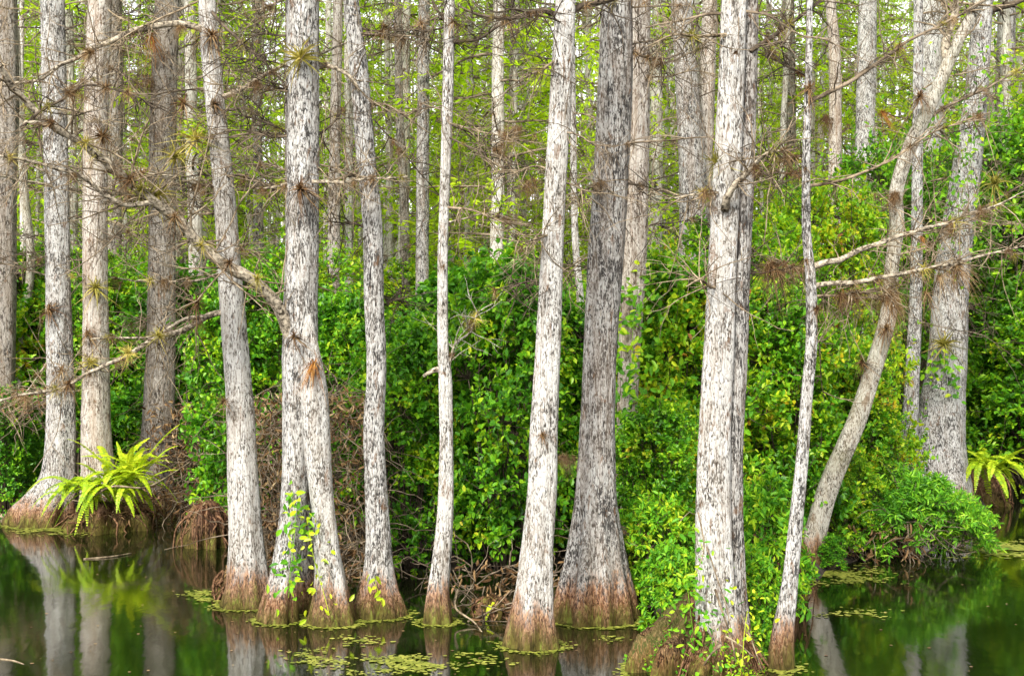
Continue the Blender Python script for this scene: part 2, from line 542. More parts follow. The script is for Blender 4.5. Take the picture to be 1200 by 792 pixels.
def cypress_proto(seed, H=15.0, r0=0.13, zlo=3.2, nlimb=44, dens=0.75, seg=14, reach=2.3, tufts=7):
    global rng
    rng = np.random.default_rng(seed)
    tr, br, cr, ep = Geo(), Geo(), Geo(), Geo()
    n = 46
    z = np.linspace(-0.3, H, n)
    bx = np.cumsum(rng.normal(0, 0.012, n)) + 0.05 * np.sin(z * rng.uniform(0.25, 0.6) + rng.uniform(0, 6))
    by = np.cumsum(rng.normal(0, 0.012, n))
    r = r0 * (1 - 0.72 * np.clip(z, 0, None) / H) + r0 * 0.9 * np.exp(-np.clip(z, 0, None) / 0.4)
    trunk_geo(tr, np.stack([bx, by, z, r], -1), seg, 0.05, 0.2, 6)
    for i in range(nlimb):
        zz = zlo + (H - 0.2 - zlo) * (i + rng.uniform(0, 1)) / nlimb
        k = np.searchsorted(z, zz) - 1
        p0 = np.array([bx[k], by[k], zz])
        az = i * 2.4 + rng.uniform(-0.6, 0.6)
        ln = reach * (1 - 0.62 * (zz - zlo) / (H - zlo)) * rng.uniform(0.5, 1.1)
        d0 = np.array([math.cos(az), math.sin(az), rng.uniform(-0.1, 0.45)])
        cl = wander(p0, d0, ln, 7, 0.03, 0.16)
        rr = r0 * rng.uniform(0.10, 0.22)
        tube(br, cl, np.linspace(rr, 0.004, 8), 5, cap=False)
        bare = rng.uniform() > dens
        if tufts and zz < 10.5:
            for q in range(rng.integers(0, 3)):
                c = cl[rng.integers(1, 7)]
                rosette(ep, c - np.array([0, 0, 0.03]), rng.uniform(0.10, 0.24), 22, 0.5, 0.05)
        for q in range(int(7 + ln * 4.5)):
            u = rng.uniform(0.2, 1.0) * 6.99
            a = int(u)
            s = cl[a] + (cl[a + 1] - cl[a]) * (u - a)
            dd = norm(cl[a + 1] - cl[a]) * 0.6 + rand_dirs(1)[0] * np.array([1, 1, 0.55]) * 0.9
            tl = rng.uniform(0.25, 0.75)
            tw = wander(s, dd, tl, 4, 0.05, 0.15)
            tube(br, tw, np.linspace(0.007, 0.0025, 5), 3, cap=False)
            if bare or rng.uniform() < 0.25:
                continue
            m = int(tl * 24)
            uu = rng.uniform(0.1, 1, m)
            kk = np.minimum((uu * 4).astype(int), 3)
            pp = tw[kk] + (tw[kk + 1] - tw[kk]) * (uu * 4 - kk)[:, None]
            td = norm(tw[kk + 1] - tw[kk])
            sd = norm(np.cross(td, np.array([0, 0, 1.0]) + rng.normal(0, 0.25, (m, 3)))) * rng.choice([-1, 1], m)[:, None]
            sz = rng.uniform(0.6, 1.25, m)
            leaves(cr, pp, td * 0.6 + sd * 0.85 + rng.normal(0, 0.18, (m, 3)), np.array([0, 0, 1.0]) + rng.normal(0, 0.5, (m, 3)), 0.15 * sz, 0.046 * sz, 0.2, 0.2)
    return dict(trunk=tr.mesh('trunk', 'far'), branch_sprays=br.mesh('branch_sprays', 'brownwig'),
                crown=cr.mesh('crown', 'needle', False), **({'dry_foliage': ep.mesh('dry_foliage', 'dry', False)} if tufts else {}))


def rosette(geo, c, size, n, hang=0.2, wid=0.055, up=0.35):
    """Spray of thin arching blades, each of four segments."""
    d = norm(rand_dirs(n) + np.array([0, 0, up]))
    L = size * rng.uniform(0.55, 1.1, n)
    side = norm(np.cross(d, np.array([0, 0, 1.0]) + rng.normal(0, 0.3, (n, 3))))
    segs = 5
    rows = []
    curl = rng.normal(0, 0.38, n)
    hg = hang * rng.uniform(0.3, 1.5, n)
    wsz = size * wid
    for k in range(segs + 1):
        t = k / segs
        p = c + d * (L * t)[:, None] + np.array([0, 0, -1.0]) * (hg * L * t * t * 1.3)[:, None] + side * (curl * L * t * t)[:, None]
        wv = wsz * (1 - t) * 0.5 + wsz * 0.06
        rows.append(p - side * wv)
        rows.append(p + side * wv)
    v = np.stack(rows, 1)
    b = np.arange(n)[:, None] * (2 * (segs + 1))
    q = np.concatenate([b + np.array([[2 * k, 2 * k + 1, 2 * k + 3, 2 * k + 2]]) for k in range(segs)])
    geo.add(v.reshape(-1, 3), [q])


def frond(geo, p0, az, length, lift, droop, pw=0.115, pairs=34, lw=0.34):
    """A sword-fern frond: arching rib with paired leaflets."""
    n = pairs
    d = np.array([math.cos(az), math.sin(az), 0])
    t = np.linspace(0, 1, n)
    x = length * t * (1 - 0.1 * t)
    zc = length * (lift * t - droop * t * t)
    rib = p0 + d[None, :] * x[:, None] + np.array([0, 0, 1.0]) * zc[:, None]
    tube(geo, rib[::3], np.linspace(0.006, 0.002, len(rib[::3])), 4, cap=False)
    T = norm(np.gradient(rib, axis=0))
    S = norm(np.cross(T, np.array([0, 0, 1.0])))
    NN = np.cross(S, T)
    env = pw * length * np.clip(np.sin(PI * (t * 0.93 + 0.05)) ** 0.55, 0.1, 1) * (1 - 0.35 * t)
    for s in (1, -1):
        leaves(geo, rib[2:], T[2:] * 0.25 + S[2:] * s - np.array([0, 0, 0.12]) + rng.normal(0, 0.06, (n - 2, 3)), NN[2:] + rng.normal(0, 0.12, (n - 2, 3)),
               env[2:] * rng.uniform(0.85, 1.1, n - 2), np.full(n - 2, length / n * 1.0) * (1.25 + lw * 0.5), 0.1, 0.15)


# ------------------------------------------------------------------ setting: water, banks, sky
MAT['water'] = water_mat()
MAT['soil'] = soil_mat()

SHORE = [(-600, 24), (0, 20.5), (120, 20.2), (230, 19.0), (290, 16.5), (360, 15.4), (450, 15.4), (560, 15.0), (650, 14.9), (720, 14.0), (770, 12.2),
         (860, 11.7), (930, 13.2), (985, 15.0), (1040, 16.2), (1120, 17.2), (1150, 19.5), (1190, 24), (1300, 27), (1800, 30)]


def shore(xp):
    return np.interp(xp, [a for a, b in SHORE], [b for a, b in SHORE])


def make_ground():
    ys = np.concatenate([np.arange(-60, 8, 6.0), np.arange(8, 30, 0.3), np.arange(30, 120, 3.0), [160, 260, 500]])
    us = np.linspace(-1, 1, 151)
    half = np.clip(np.abs(ys), 12, None) * 0.95 + 12
    Xg = us[None, :] * half[:, None]
    Yg = np.repeat(ys[:, None], len(us), 1)
    px = CX + FPX * Xg / np.clip(Yg, 5, None)
    s = shore(px) + 0.5 * np.sin(Xg * 1.7) * 0.4 + 0.25 * np.sin(Xg * 4.1 + 1)
    t = np.clip((Yg - s) / 1.6, -0.7, 1)
    Z = np.where(t > 0, 0.16 * np.sqrt(np.clip(t, 0, 1)), 0.55 * t) + 0.05 * np.sin(Xg * 2.3) * np.sin(Yg * 1.9) * (t > 0.2)
    Z = np.where(Yg < 8, -0.45, Z)
    g = Geo()
    n, m = Xg.shape
    i = np.arange(n - 1)[:, None] * m
    j = np.arange(m - 1)[None, :]
    q = np.stack([i + j, i + j + 1, i + m + j + 1, i + m + j], -1).reshape(-1, 4)
    g.add(np.stack([Xg, Yg, Z], -1).reshape(-1, 3), [q])
    tag(g.build('ground', 'soil'), kind='structure', label='low muddy swamp floor under the shrubs and trees', cat='ground')
    w = Geo()
    R = 500
    w.add([(-R, -80, 0), (R, -80, 0), (R, R, 0), (-R, R, 0)], [np.array([[0, 1, 2, 3]])])
    tag(w.build('water', 'water', smooth=False), kind='structure', label='still dark swamp water reflecting the pale trunks', cat='water')


make_ground()

# ------------------------------------------------------------------ trees
PROTO = [cypress_proto(101 + i, H=h, r0=r, zlo=z, nlimb=n, dens=dn, reach=rc) for i, (h, r, z, n, dn, rc) in enumerate(
    [(16, 0.13, 3.4, 50, 0.85, 2.4), (15, 0.10, 2.8, 46, 0.75, 2.2), (17, 0.17, 4.0, 50, 0.8, 2.6), (14, 0.075, 2.4, 40, 0.8, 1.7), (16, 0.09, 3.6, 34, 0.5, 2.0)])]
rng = np.random.default_rng(11)

# high crown used above the frame by the near trees
hi = cypress_proto(301, H=7.0, r0=0.05, zlo=0.4, nlimb=22, dens=0.7, reach=1.7, tufts=0)
rng = np.random.default_rng(12)


def twigs_on(geo, cl, n, lmin, lmax, r, sub=2, tlo=0.1):
    for i in range(n):
        k = int(rng.uniform(tlo, 1) * (len(cl) - 2))
        T = norm(cl[k + 1] - cl[k])
        d = norm(rand_dirs(1)[0] * np.array([1, 0.8, 1]) + T * 0.5)
        ln = rng.uniform(lmin, lmax)
        tw = wander(cl[k], d, ln, 6, rng.uniform(-0.02, 0.06), 0.16)
        tube(geo, tw, np.linspace(r, r * 0.3, 7), 4, cap=False)
        for s in range(sub):
            q = rng.integers(1, 5)
            d2 = norm(rand_dirs(1)[0] + norm(tw[q + 1] - tw[q]) * 0.8)
            t2 = wander(tw[q], d2, ln * rng.uniform(0.25, 0.6), 4, 0.03, 0.2)
            tube(geo, t2, np.linspace(r * 0.5, r * 0.22, 5), 3, cap=False)


LIMB_SPOTS = []


def limb(parent, base, pts, d, r0, r1, mat='limb', ntw=10, tl=(0.15, 0.5), toward=0.0, name='limb', wob=0.06):
    """A limb through photo points; toward = metres its tip leans to (-) or from (+) the viewer."""
    n = len(pts)
    P = [np.array(W(x, y, d + toward * (i / max(1, n - 1)) ** 1.2) - base) for i, (x, y) in enumerate(pts)]
    cl = catmull(P, 0.05)
    m = len(cl)
    if m > 6:
        jit = rng.normal(0, 1, (m, 3))
        ker = np.array([1, 2, 3, 2, 1]) / 9
        for a in range(3):
            jit[:, a] = np.convolve(jit[:, a], ker, 'same')
        jit[:2] = 0
        cl = cl + jit * min(0.014, r0 * 0.5)
    if ntw >= 5:
        for q in range(2 + ntw // 6 if name == 'limb' else rng.integers(0, 2)):
            LIMB_SPOTS.append(np.array(base) + cl[int(rng.uniform(0.1, 1) * (m - 1))])
    g = Geo()
    tube(g, cl, np.linspace(r0, r1, m), 8, wob)
    o = g.build(name, mat, parent)
    if ntw:
        g2 = Geo()
        twigs_on(g2, cl, int(ntw * 2.0) + 1, tl[0] * 1.1, tl[1] * 1.35, max(0.0055, r1 * 0.62), 3)
        g2.build('twig_sprays', 'twig' if mat == 'limb' else mat, o)
    return o


def centre_line(prof, d, base, top_z=11.5, extend=True, depth=None):
    """prof rows (x, y, width in photo pixels), top to bottom."""
    rows = []
    for i, (x, y, w) in enumerate(sorted(prof, key=lambda a: -a[1])):
        dd = d if depth is None else d + depth * max(0, (1 - (y / 700)))
        p = W(x, y, dd) - base
        rows.append((p.x, p.y, p.z, w / FPX * dd / 2))
    lo = rows[0]
    foot = (lo[0], lo[1], lo[2] - 0.35, lo[3] * 1.12)
    rows.insert(0, foot)
    if extend:
        a, b = np.array(rows[-2]), np.array(rows[-1])
        sl = (b - a) / max(0.2, b[2] - a[2])
        z, cur = b[2], b.copy()
        while z < top_z:
            sl[:2] *= 0.72
            z += 0.9
            cur = np.array([cur[0] + sl[0] * 0.9, cur[1] + sl[1] * 0.9, z, max(0.02, cur[3] * 0.93)])
            rows.append(tuple(cur))
    return catmull(rows, 0.07)


TREES = {}


def near_tree(key, prof, label, mat='white', d=None, base_y=None, lobes=0.05, foot=0.24, nl=6, foot_h=0.35, top=11.0, crown=True, seg=30, name='cypress_tree',
              group='pale cypress trees standing in the water', depth=None):
    pr = sorted(prof, key=lambda a: -a[1])
    if d is None:
        d = dist_at(base_y or pr[0][1])
    bx = pr[0][0]
    base = Vector(((bx - CX) / FPX * d, d, 0))
    t = empty(name, base, label, 'tree', group)
    cl = centre_line(prof, d, base, top, depth=depth)
    g = Geo()
    trunk_geo(g, cl, seg, lobes, foot, nl, foot_h)
    g.build('trunk', mat, t)
    if crown:
        o = bpy.data.objects.new('crown', hi['crown'])
        b2 = bpy.data.objects.new('branch_sprays', hi['branch_sprays'])
        for q in (o, b2):
            col.objects.link(q)
            q.parent = t
            q.location = (cl[-1][0], cl[-1][1], cl[-1][2] - 4.2)
            q.rotation_euler = (0, 0, rng.uniform(0, 6.28))
        b2.rotation_euler = o.rotation_euler
    TREES[key] = (t, base, d, cl)
    return t, base, d


def stem(key, prof, mat, d, name='stem', lobes=0.05, foot=0.2, seg=22, extend=True, top=9.5):
    t, base, _, _ = TREES[key]
    cl = centre_line(prof, d, base, top, extend)
    g = Geo()
    trunk_geo(g, cl, seg, lobes, foot, 5)
    return g.build(name, mat, t)


# --- the trunks of the first row, measured on the photograph
near_tree('A', [(62, 0, 27), (65, 150, 28), (68, 300, 28), (70, 400, 30), (72, 500, 33), (68, 560, 39), (58, 595, 60), (52, 614, 74)],
          'speckled white cypress trunk beside the bright fern, at the left', 'fleck', nl=7)
near_tree('B', [(117, 0, 27), (113, 100, 28), (111, 250, 28), (112, 400, 30), (112, 500, 34), (115, 560, 40), (120, 600, 56), (121, 614, 66)],
          'smooth tan-tinted cypress trunk rising out of the bright fern clump', 'rosy')
near_tree('C', [(196, 0, 29), (191, 150, 31), (190, 300, 32), (188, 430, 35), (183, 540, 40), (181, 590, 50), (180, 608, 60)],
          'drab grey-brown ridged cypress trunk behind the bright fern', 'drab', d=19.4)
near_tree('D', [(242, 0, 20), (248, 80, 22), (258, 180, 24), (265, 260, 26), (272, 360, 29), (280, 460, 31), (284, 560, 35), (288, 640, 40), (290, 690, 50), (290, 709, 60)],
          'slightly curved white cypress trunk between the fern and the forked tree', 'white')
near_tree('E', [(355, 0, 38), (355, 120, 38), (355, 250, 38), (353, 340, 40), (352, 420, 42), (350, 480, 38), (347, 540, 32), (343, 600, 30), (336, 660, 32), (330, 700, 38), (327, 725, 46)],
          'thick mottled cypress with two legs at its foot and a long crooked limb', 'fleck', base_y=727)
stem('E', [(357, 352, 8), (359, 372, 15), (362, 410, 25), (368, 460, 33), (372, 520, 32), (377, 580, 27), (383, 640, 29), (388, 690, 38), (389, 712, 48), (390, 728, 56)], 'white', 12.0, extend=False)
stem('E', [(356, 500, 16), (358, 600, 16), (360, 680, 20), (362, 714, 30)], 'grey', 12.45, extend=False)
near_tree('F', [(409, -20, 18), (413, 20, 19), (420, 80, 22), (428, 180, 22), (436, 260, 23), (438, 350, 23), (441, 430, 23), (438, 500, 24), (440, 560, 26), (443, 640, 30), (443, 682, 40), (443, 720, 62)],
          'gently bowed speckled cypress trunk with a wide stained foot and a yellow leaf', 'fleck', nl=7)
near_tree('G', [(527, 0, 12), (525, 100, 13), (522, 200, 12), (519, 300, 12), (519, 400, 13), (522, 450, 16), (523, 520, 16), (522, 600, 19), (517, 660, 22), (513, 700, 27), (513, 729, 34)],
          'slender white cypress trunk with a broken side stub at mid height', 'white', foot=0.12)
near_tree('H', [(663, 0, 23), (658, 100, 25), (652, 200, 25), (647, 300, 26), (643, 400, 29), (638, 500, 32), (636, 570, 34), (630, 640, 37), (627, 690, 43), (624, 730, 51), (624, 757, 58)],
          'bright white leaning cypress trunk left of the broad flared trunk', 'white', nl=5)
near_tree('I', [(723, 0, 36), (721, 100, 40), (716, 200, 41), (710, 300, 42), (704, 400, 39), (700, 500, 41), (698, 580, 49), (697, 640, 64), (696, 690, 83), (695, 724, 92)],
          'broad dark-flecked cypress trunk with widely flared buttress foot', 'grey', base_y=725, nl=9, foot=0.26, foot_h=0.55, lobes=0.03, seg=60)
near_tree('J', [(749, 0, 27), (746, 150, 30), (743, 300, 30), (738, 400, 26), (734, 500, 24), (732, 585, 24), (731, 640, 30)],
          'rosy furrowed trunk standing close behind the broad flared trunk', 'rosy', d=14.1)
near_tree('K', [(860, 0, 30), (857, 100, 31), (852, 200, 33), (847, 300, 34), (843, 400, 36), (838, 500, 38), (836, 600, 42), (838, 680, 46), (842, 735, 54), (842, 765, 62), (842, 785, 70)],
          'streaked white cypress trunk on a mossy root mound at the front', 'white', d=10.25, lobes=0.06)
stem('K', [(880, 0, 17), (876, 80, 22), (871, 200, 26), (866, 300, 27), (862, 420, 27), (857, 520, 27), (856, 600, 28), (859, 680, 28), (862, 740, 32)], 'grey', 10.33, top=11)
near_tree('L', [(949, -60, 6), (949, 0, 7), (947, 110, 9), (945, 180, 10), (945, 270, 11), (950, 330, 13), (951, 400, 14), (945, 470, 14), (940, 540, 15), (932, 620, 17), (925, 690, 20), (918, 740, 26), (915, 782, 33)],
          'thin crooked pale trunk with bare side branches right of the root mound', 'fleck', foot=0.12, top=8.0, name='swamp_tree', crown=False)
near_tree('M', [(1160, -30, 12), (1150, 0, 12), (1128, 38, 13), (1112, 72, 15), (1088, 128, 16), (1066, 172, 17), (1050, 225, 16), (1051, 262, 17), (1045, 315, 16), (1041, 368, 19), (1024, 430, 20), (1003, 495, 22), (974, 562, 24), (957, 618, 25), (945, 668, 33)],
          'tan crooked tree leaning to the right over the water', 'tan', foot=0.1, top=8.5, name='leaning_tree', crown=False)
near_tree('N', [(1152, 0, 22), (1144, 110, 26), (1130, 220, 34), (1116, 320, 39), (1111, 420, 44), (1104, 480, 52), (1099, 530, 64), (1096, 570, 82), (1094, 605, 104)],
          'stout pale cypress trunk behind the bright drooping bush', 'fleck', d=19.4)
near_tree('O', [(1075, 200, 13), (1074, 300, 14), (1072, 380, 16), (1068, 460, 18), (1064, 540, 22), (1062, 600, 28)],
          'narrow pale trunk between the leaning tree and the stout trunk', 'fleck', d=18.6)
near_tree('P', [(8, 0, 23), (10, 120, 24), (6, 240, 26), (4, 400, 28), (0, 540, 32), (-2, 590, 46)],
          'grey trunk with peeling bark cut by the left edge of the picture', 'drab', d=20.6)

# --- trunks a little deeper in, each measured too
mids = [
    ([(135, 0, 14), (136, 120, 15), (134, 260, 17), (132, 420, 18), (130, 560, 24)], 24.5, 'drab', 'faint grey trunk just behind the tan-tinted trunk'),
    ([(497, 0, 13), (496, 120, 14), (495, 250, 15), (494, 420, 16), (493, 560, 22)], 25.0, 'grey', 'straight grey trunk framed between the bowed and the slender white trunks'),
    ([(798, 0, 24), (806, 120, 27), (812, 220, 32), (812, 300, 34), (811, 420, 36), (810, 560, 42)], 22.0, 'grey', 'twin grey trunk left of the streaked white trunk, main stem'),
    ([(832, 0, 17), (827, 120, 20), (823, 220, 22), (820, 330, 22), (818, 560, 28)], 22.4, 'rosy', 'furrowed trunk pressed against the twin grey trunk'),
    ([(1017, 0, 21), (1015, 100, 22), (1012, 240, 23), (1010, 560, 32)], 27.0, 'fleck', 'pale trunk deep behind the thin crooked tree'),
    ([(973, 0, 12), (978, 60, 14), (979, 130, 15), (978, 300, 17), (976, 560, 22)], 27.5, 'rosy', 'forked slim trunk deep behind the thin crooked tree'),
    ([(1093, 0, 33), (1089, 100, 33), (1086, 220, 34), (1084, 400, 36), (1082, 560, 44)], 25.0, 'white', 'wide pale trunk showing above the leaning tree'),
    ([(340, 0, 11), (340, 150, 12), (341, 300, 13), (342, 560, 20)], 20.5, 'drab', 'dark thin trunk hugging the left of the forked tree'),
    ([(466, 0, 9), (468, 130, 10), (474, 260, 11), (476, 560, 16)], 26.0, 'drab', 'brown thin trunk right of the bowed trunk'),
    ([(672, 180, 8), (674, 280, 8), (680, 350, 9), (685, 430, 10), (690, 560, 14)], 16.0, 'white', 'thin white sapling half hidden in shrubs behind the bright white trunk'),
    ([(215, 0, 10), (212, 150, 11), (208, 400, 14), (206, 560, 18)], 27.0, 'drab', 'brown thin trunk right of the drab grey-brown trunk'),
    ([(300, 0, 9), (302, 200, 11), (304, 560, 16)], 28.0, 'grey', 'slim grey trunk between the curved white and the forked tree'),
    ([(395, 60, 12), (392, 200, 13), (390, 560, 18)], 24.0, 'rosy', 'slim rosy trunk between the forked and the bowed tree'),
    ([(30, 240, 10), (36, 300, 10), (31, 370, 10), (22, 440, 11), (18, 560, 16)], 21.5, 'tan', 'crooked tan sapling in the shrubs at the far left'),
    ([(770, 0, 12), (768, 200, 13), (766, 560, 18)], 30.0, 'far', 'slim grey trunk right of the rosy furrowed trunk'),
    ([(1180, 0, 20), (1176, 200, 22), (1172, 560, 30)], 30.0, 'grey', 'grey trunk at the far right behind the stout trunk'),
    ([(925, 0, 11), (927, 200, 12), (928, 560, 16)], 31.0, 'drab', 'brown slim trunk left of the thin crooked tree'),
    ([(604, 0, 11), (600, 200, 12), (598, 560, 16)], 29.0, 'drab', 'brown slim trunk left of the bright white trunk'),
]
for prof, d, mt, lab in mids:
    small = d < 17 or 'sapling' in lab
    near_tree('mid%d' % len(TREES), prof, lab, mt, d=d, seg=20, lobes=0.06, top=6.5 if small else 14.0, crown=not small, group='cypress trees among the shrubs')


# --- limbs
def L(key, pts, r0, r1, **kw):
    t, base, d, _ = TREES[key]
    dd = kw.pop('dd', 0.0)
    return limb(t, base, pts, d + dd, r0, r1, **kw)


lowlimb = L('E', [(350, 425), (336, 385), (322, 352), (300, 329), (266, 311), (236, 289), (207, 256), (180, 237), (140, 203), (100, 171), (60, 146), (22, 108), (-5, 70), (-50, 30)],
            0.062, 0.016, ntw=26, tl=(0.2, 0.8), toward=-1.6)
L('E', [(180, 237), (150, 240), (128, 232), (96, 208), (60, 197), (20, 186), (-30, 178)], 0.022, 0.007, dd=-0.85, ntw=14, tl=(0.15, 0.6), toward=-0.7)
L('E', [(60, 146), (30, 143), (24, 152)], 0.02, 0.01, dd=-1.35, ntw=2)
L('E', [(24, 150), (48, 130), (74, 116), (100, 100), (150, 108), (185, 128)], 0.014, 0.004, dd=-1.35, ntw=14, mat='darktwig', tl=(0.15, 0.5))
L('E', [(342, 214), (318, 220), (300, 221)], 0.02, 0.006, ntw=6)
L('E', [(366, 213), (400, 213), (432, 210), (478, 206)], 0.018, 0.005, ntw=10, dd=-0.15)
L('E', [(370, 75), (392, 80), (412, 92), (420, 110)], 0.024, 0.01, ntw=5, dd=0.1)
L('E', [(345, 160), (325, 150), (300, 140), (268, 132)], 0.014, 0.004, ntw=6, mat='darktwig', dd=0.15)
L('E', [(368, 160), (385, 150), (402, 128), (412, 116)], 0.013, 0.004, ntw=5, mat='darktwig', dd=0.15)
L('D', [(246, 40), (226, 31), (200, 30), (150, 40), (112, 57), (80, 74), (45, 92), (0, 100)], 0.034, 0.01, ntw=16, tl=(0.2, 0.7), toward=-0.8)
L('D', [(274, 364), (246, 370), (212, 388), (186, 395), (150, 415), (116, 431), (70, 454), (20, 466), (-30, 478)], 0.03, 0.008, ntw=22, tl=(0.15, 0.6), toward=-0.9)
L('D', [(246, 371), (215, 374), (185, 392), (140, 396), (105, 397)], 0.018, 0.005, ntw=10, dd=-0.1, toward=-0.4)
L('D', [(254, 116), (280, 105), (310, 88), (345, 72), (380, 62), (412, 48)], 0.024, 0.008, ntw=8, toward=-0.3)
L('D', [(240, 5), (268, 36), (300, 64), (345, 110)], 0.017, 0.006, ntw=8, mat='darktwig', toward=-0.6)
L('D', [(256, 130), (290, 128), (320, 150)], 0.014, 0.004, ntw=5, mat='darktwig', toward=-0.4)
L('D', [(262, 220), (230, 216), (200, 206), (150, 200)], 0.016, 0.005, ntw=9, toward=-0.5)
L('D', [(268, 318), (250, 322), (225, 330), (160, 328)], 0.012, 0.004, ntw=6)
L('C', [(192, 246), (150, 229), (100, 224), (50, 216), (0, 208), (-40, 202)], 0.03, 0.009, ntw=16, tl=(0.2, 0.7), toward=-2.4)
L('C', [(190, 330), (165, 330), (120, 324), (80, 324)], 0.012, 0.004, ntw=6, toward=-1.5)
L('C', [(196, 60), (170, 52), (140, 60)], 0.015, 0.005, ntw=6)
L('A', [(66, 205), (40, 195), (0, 180), (-30, 170)], 0.02, 0.007, ntw=8, toward=-0.5)
L('A', [(64, 110), (90, 100), (135, 85)], 0.016, 0.005, ntw=8, toward=-0.4)
L('A', [(70, 400), (45, 440), (20, 470), (0, 480)], 0.012, 0.004, ntw=8, toward=-0.4)
L('F', [(432, 215), (405, 205), (385, 198)], 0.014, 0.005, ntw=3)
L('F', [(414, 30), (440, 36), (470, 30)], 0.012, 0.004, ntw=5, mat='darktwig')
L('F', [(438, 140), (465, 170), (490, 200), (520, 235), (545, 270)], 0.008, 0.003, ntw=6, mat='darktwig', toward=0.8)
L('G', [(521, 431), (508, 434), (496, 441)], 0.026, 0.014, ntw=0, name='broken_stub')
L('G', [(524, 440), (530, 416), (533, 402), (552, 388), (560, 366), (578, 356)], 0.013, 0.004, ntw=6, tl=(0.1, 0.3), mat='tan')
L('G', [(526, 50), (560, 46), (590, 28), (640, 8)], 0.015, 0.006, ntw=9, mat='darktwig', toward=-0.4)
L('G', [(526, 30), (512, 12), (505, -10)], 0.017, 0.008, ntw=3, mat='darktwig')
L('G', [(524, 145), (550, 155), (575, 170), (600, 190)], 0.008, 0.003, ntw=6, mat='darktwig', toward=0.5)
L('G', [(519, 262), (545, 256), (575, 250), (600, 262)], 0.009, 0.003, ntw=6)
L('H', [(660, 20), (684, 8), (712, 2), (760, -14)], 0.03, 0.012, ntw=6, mat='darktwig', toward=0.4)
L('H', [(657, 18), (630, 14), (600, 22), (570, 18), (540, 8)], 0.024, 0.008, ntw=10, mat='darktwig', toward=0.3)
L('H', [(652, 210), (680, 222), (700, 240)], 0.008, 0.003, ntw=4, toward=0.3)
L('I', [(736, 60), (775, 70), (800, 62)], 0.014, 0.005, ntw=6, mat='darktwig')
L('K', [(849, 247), (852, 232), (858, 220), (870, 207), (884, 192), (900, 180), (930, 176)], 0.030, 0.006, ntw=12, toward=-0.35, tl=(0.15, 0.5), dd=-0.12)
L('K', [(842, 226), (815, 228), (790, 232), (768, 232)], 0.010, 0.003, ntw=5, dd=-0.1)
L('K', [(880, 60), (910, 40), (950, 10), (985, -20)], 0.018, 0.008, ntw=10, mat='darktwig', toward=0.5)
for pts, a, b, n, mt in [
    ([(951, 313), (990, 300), (1030, 285), (1075, 270), (1112, 262), (1150, 246), (1200, 225)], 0.024, 0.005, 20, 'limb'),
    ([(952, 335), (1000, 330), (1060, 320), (1110, 310), (1160, 298), (1215, 284)], 0.020, 0.005, 22, 'limb'),
    ([(952, 347), (985, 346), (1030, 340), (1066, 332)], 0.012, 0.004, 18, 'twig'),
    ([(946, 218), (980, 213), (1020, 198), (1055, 180), (1100, 152), (1160, 132)], 0.013, 0.004, 16, 'twig'),
    ([(948, 119), (985, 101), (1020, 80), (1060, 51), (1110, 25), (1165, -5)], 0.017, 0.006, 14, 'brownwig'),
    ([(945, 182), (920, 186), (890, 190)], 0.010, 0.003, 8, 'darktwig'),
    ([(946, 206), (915, 203), (880, 205)], 0.010, 0.003, 8, 'darktwig'),
    ([(949, 318), (925, 312), (905, 308), (880, 316)], 0.012, 0.004, 10, 'twig'),
    ([(949, 90), (920, 78), (895, 60)], 0.010, 0.003, 8, 'darktwig'),
    ([(954, 410), (960, 400), (962, 440), (966, 470)], 0.006, 0.003, 3, 'twig'),
]:
    L('L', pts, a, b, ntw=n, mat=mt, toward=0.5, tl=(0.12, 0.45))
L('M', [(1110, 72), (1108, 50), (1118, 20), (1122, -20)], 0.05, 0.03, ntw=4)
L('M', [(1075, 150), (1100, 130), (1140, 112), (1190, 85), (1230, 50)], 0.02, 0.006, ntw=14, mat='brownwig')
L('M', [(1046, 300), (1085, 290), (1130, 262), (1190, 230)], 0.012, 0.004, ntw=12, mat='twig', toward=-0.5)
L('M', [(1041, 345), (1010, 350), (985, 356)], 0.014, 0.005, ntw=8, mat='brownwig')
L('N', [(1150, 14), (1176, 8), (1215, -4)], 0.06, 0.03, ntw=4, mat='darktwig')
L('N', [(1118, 270), (1150, 245), (1200, 215), (1240, 190)], 0.02, 0.006, ntw=12, mat='brownwig')
L('B', [(115, 75), (150, 90), (170, 110), (185, 150)], 0.02, 0.006, ntw=10, mat='darktwig')
L('B', [(111, 190), (140, 175), (165, 150)], 0.016, 0.005, ntw=8)

for key in list(TREES):
    if key in 'LM':
        continue
    t, base, d, cl = TREES[key]
    for q in range(9 if key in 'ABCDEN' else 6 if len(key) == 1 else 4):
        zt = rng.uniform(2.6, 2.4 + 400 / FPX * d)
        k = int(np.argmin(np.abs(cl[:, 2] - zt)))
        if cl[k, 3] < 0.03:
            continue
        p = cl[k, :3] + np.array(base)
        px, py = CX + p[0] / p[1] * FPX, CY - (p[2] - CAMH) / p[1] * FPX
        sd = rng.choice([-1, 1])
        ln = rng.uniform(40, 130)
        up = rng.uniform(-0.5, 0.35)
        pts = [(px + sd * ln * u + rng.normal(0, 2), py + ln * up * u + 18 * u * u + rng.normal(0, 3)) for u in (0.0, 0.3, 0.65, 1.0)]
        r = rng.uniform(0.007, 0.014)
        limb(t, base, pts, p[1] - 0.02, r, r * 0.35, mat=['darktwig', 'twig', 'brownwig'][q % 3], ntw=8, tl=(0.12, 0.5), toward=rng.uniform(-0.7, 0.7), name='dead_branch')

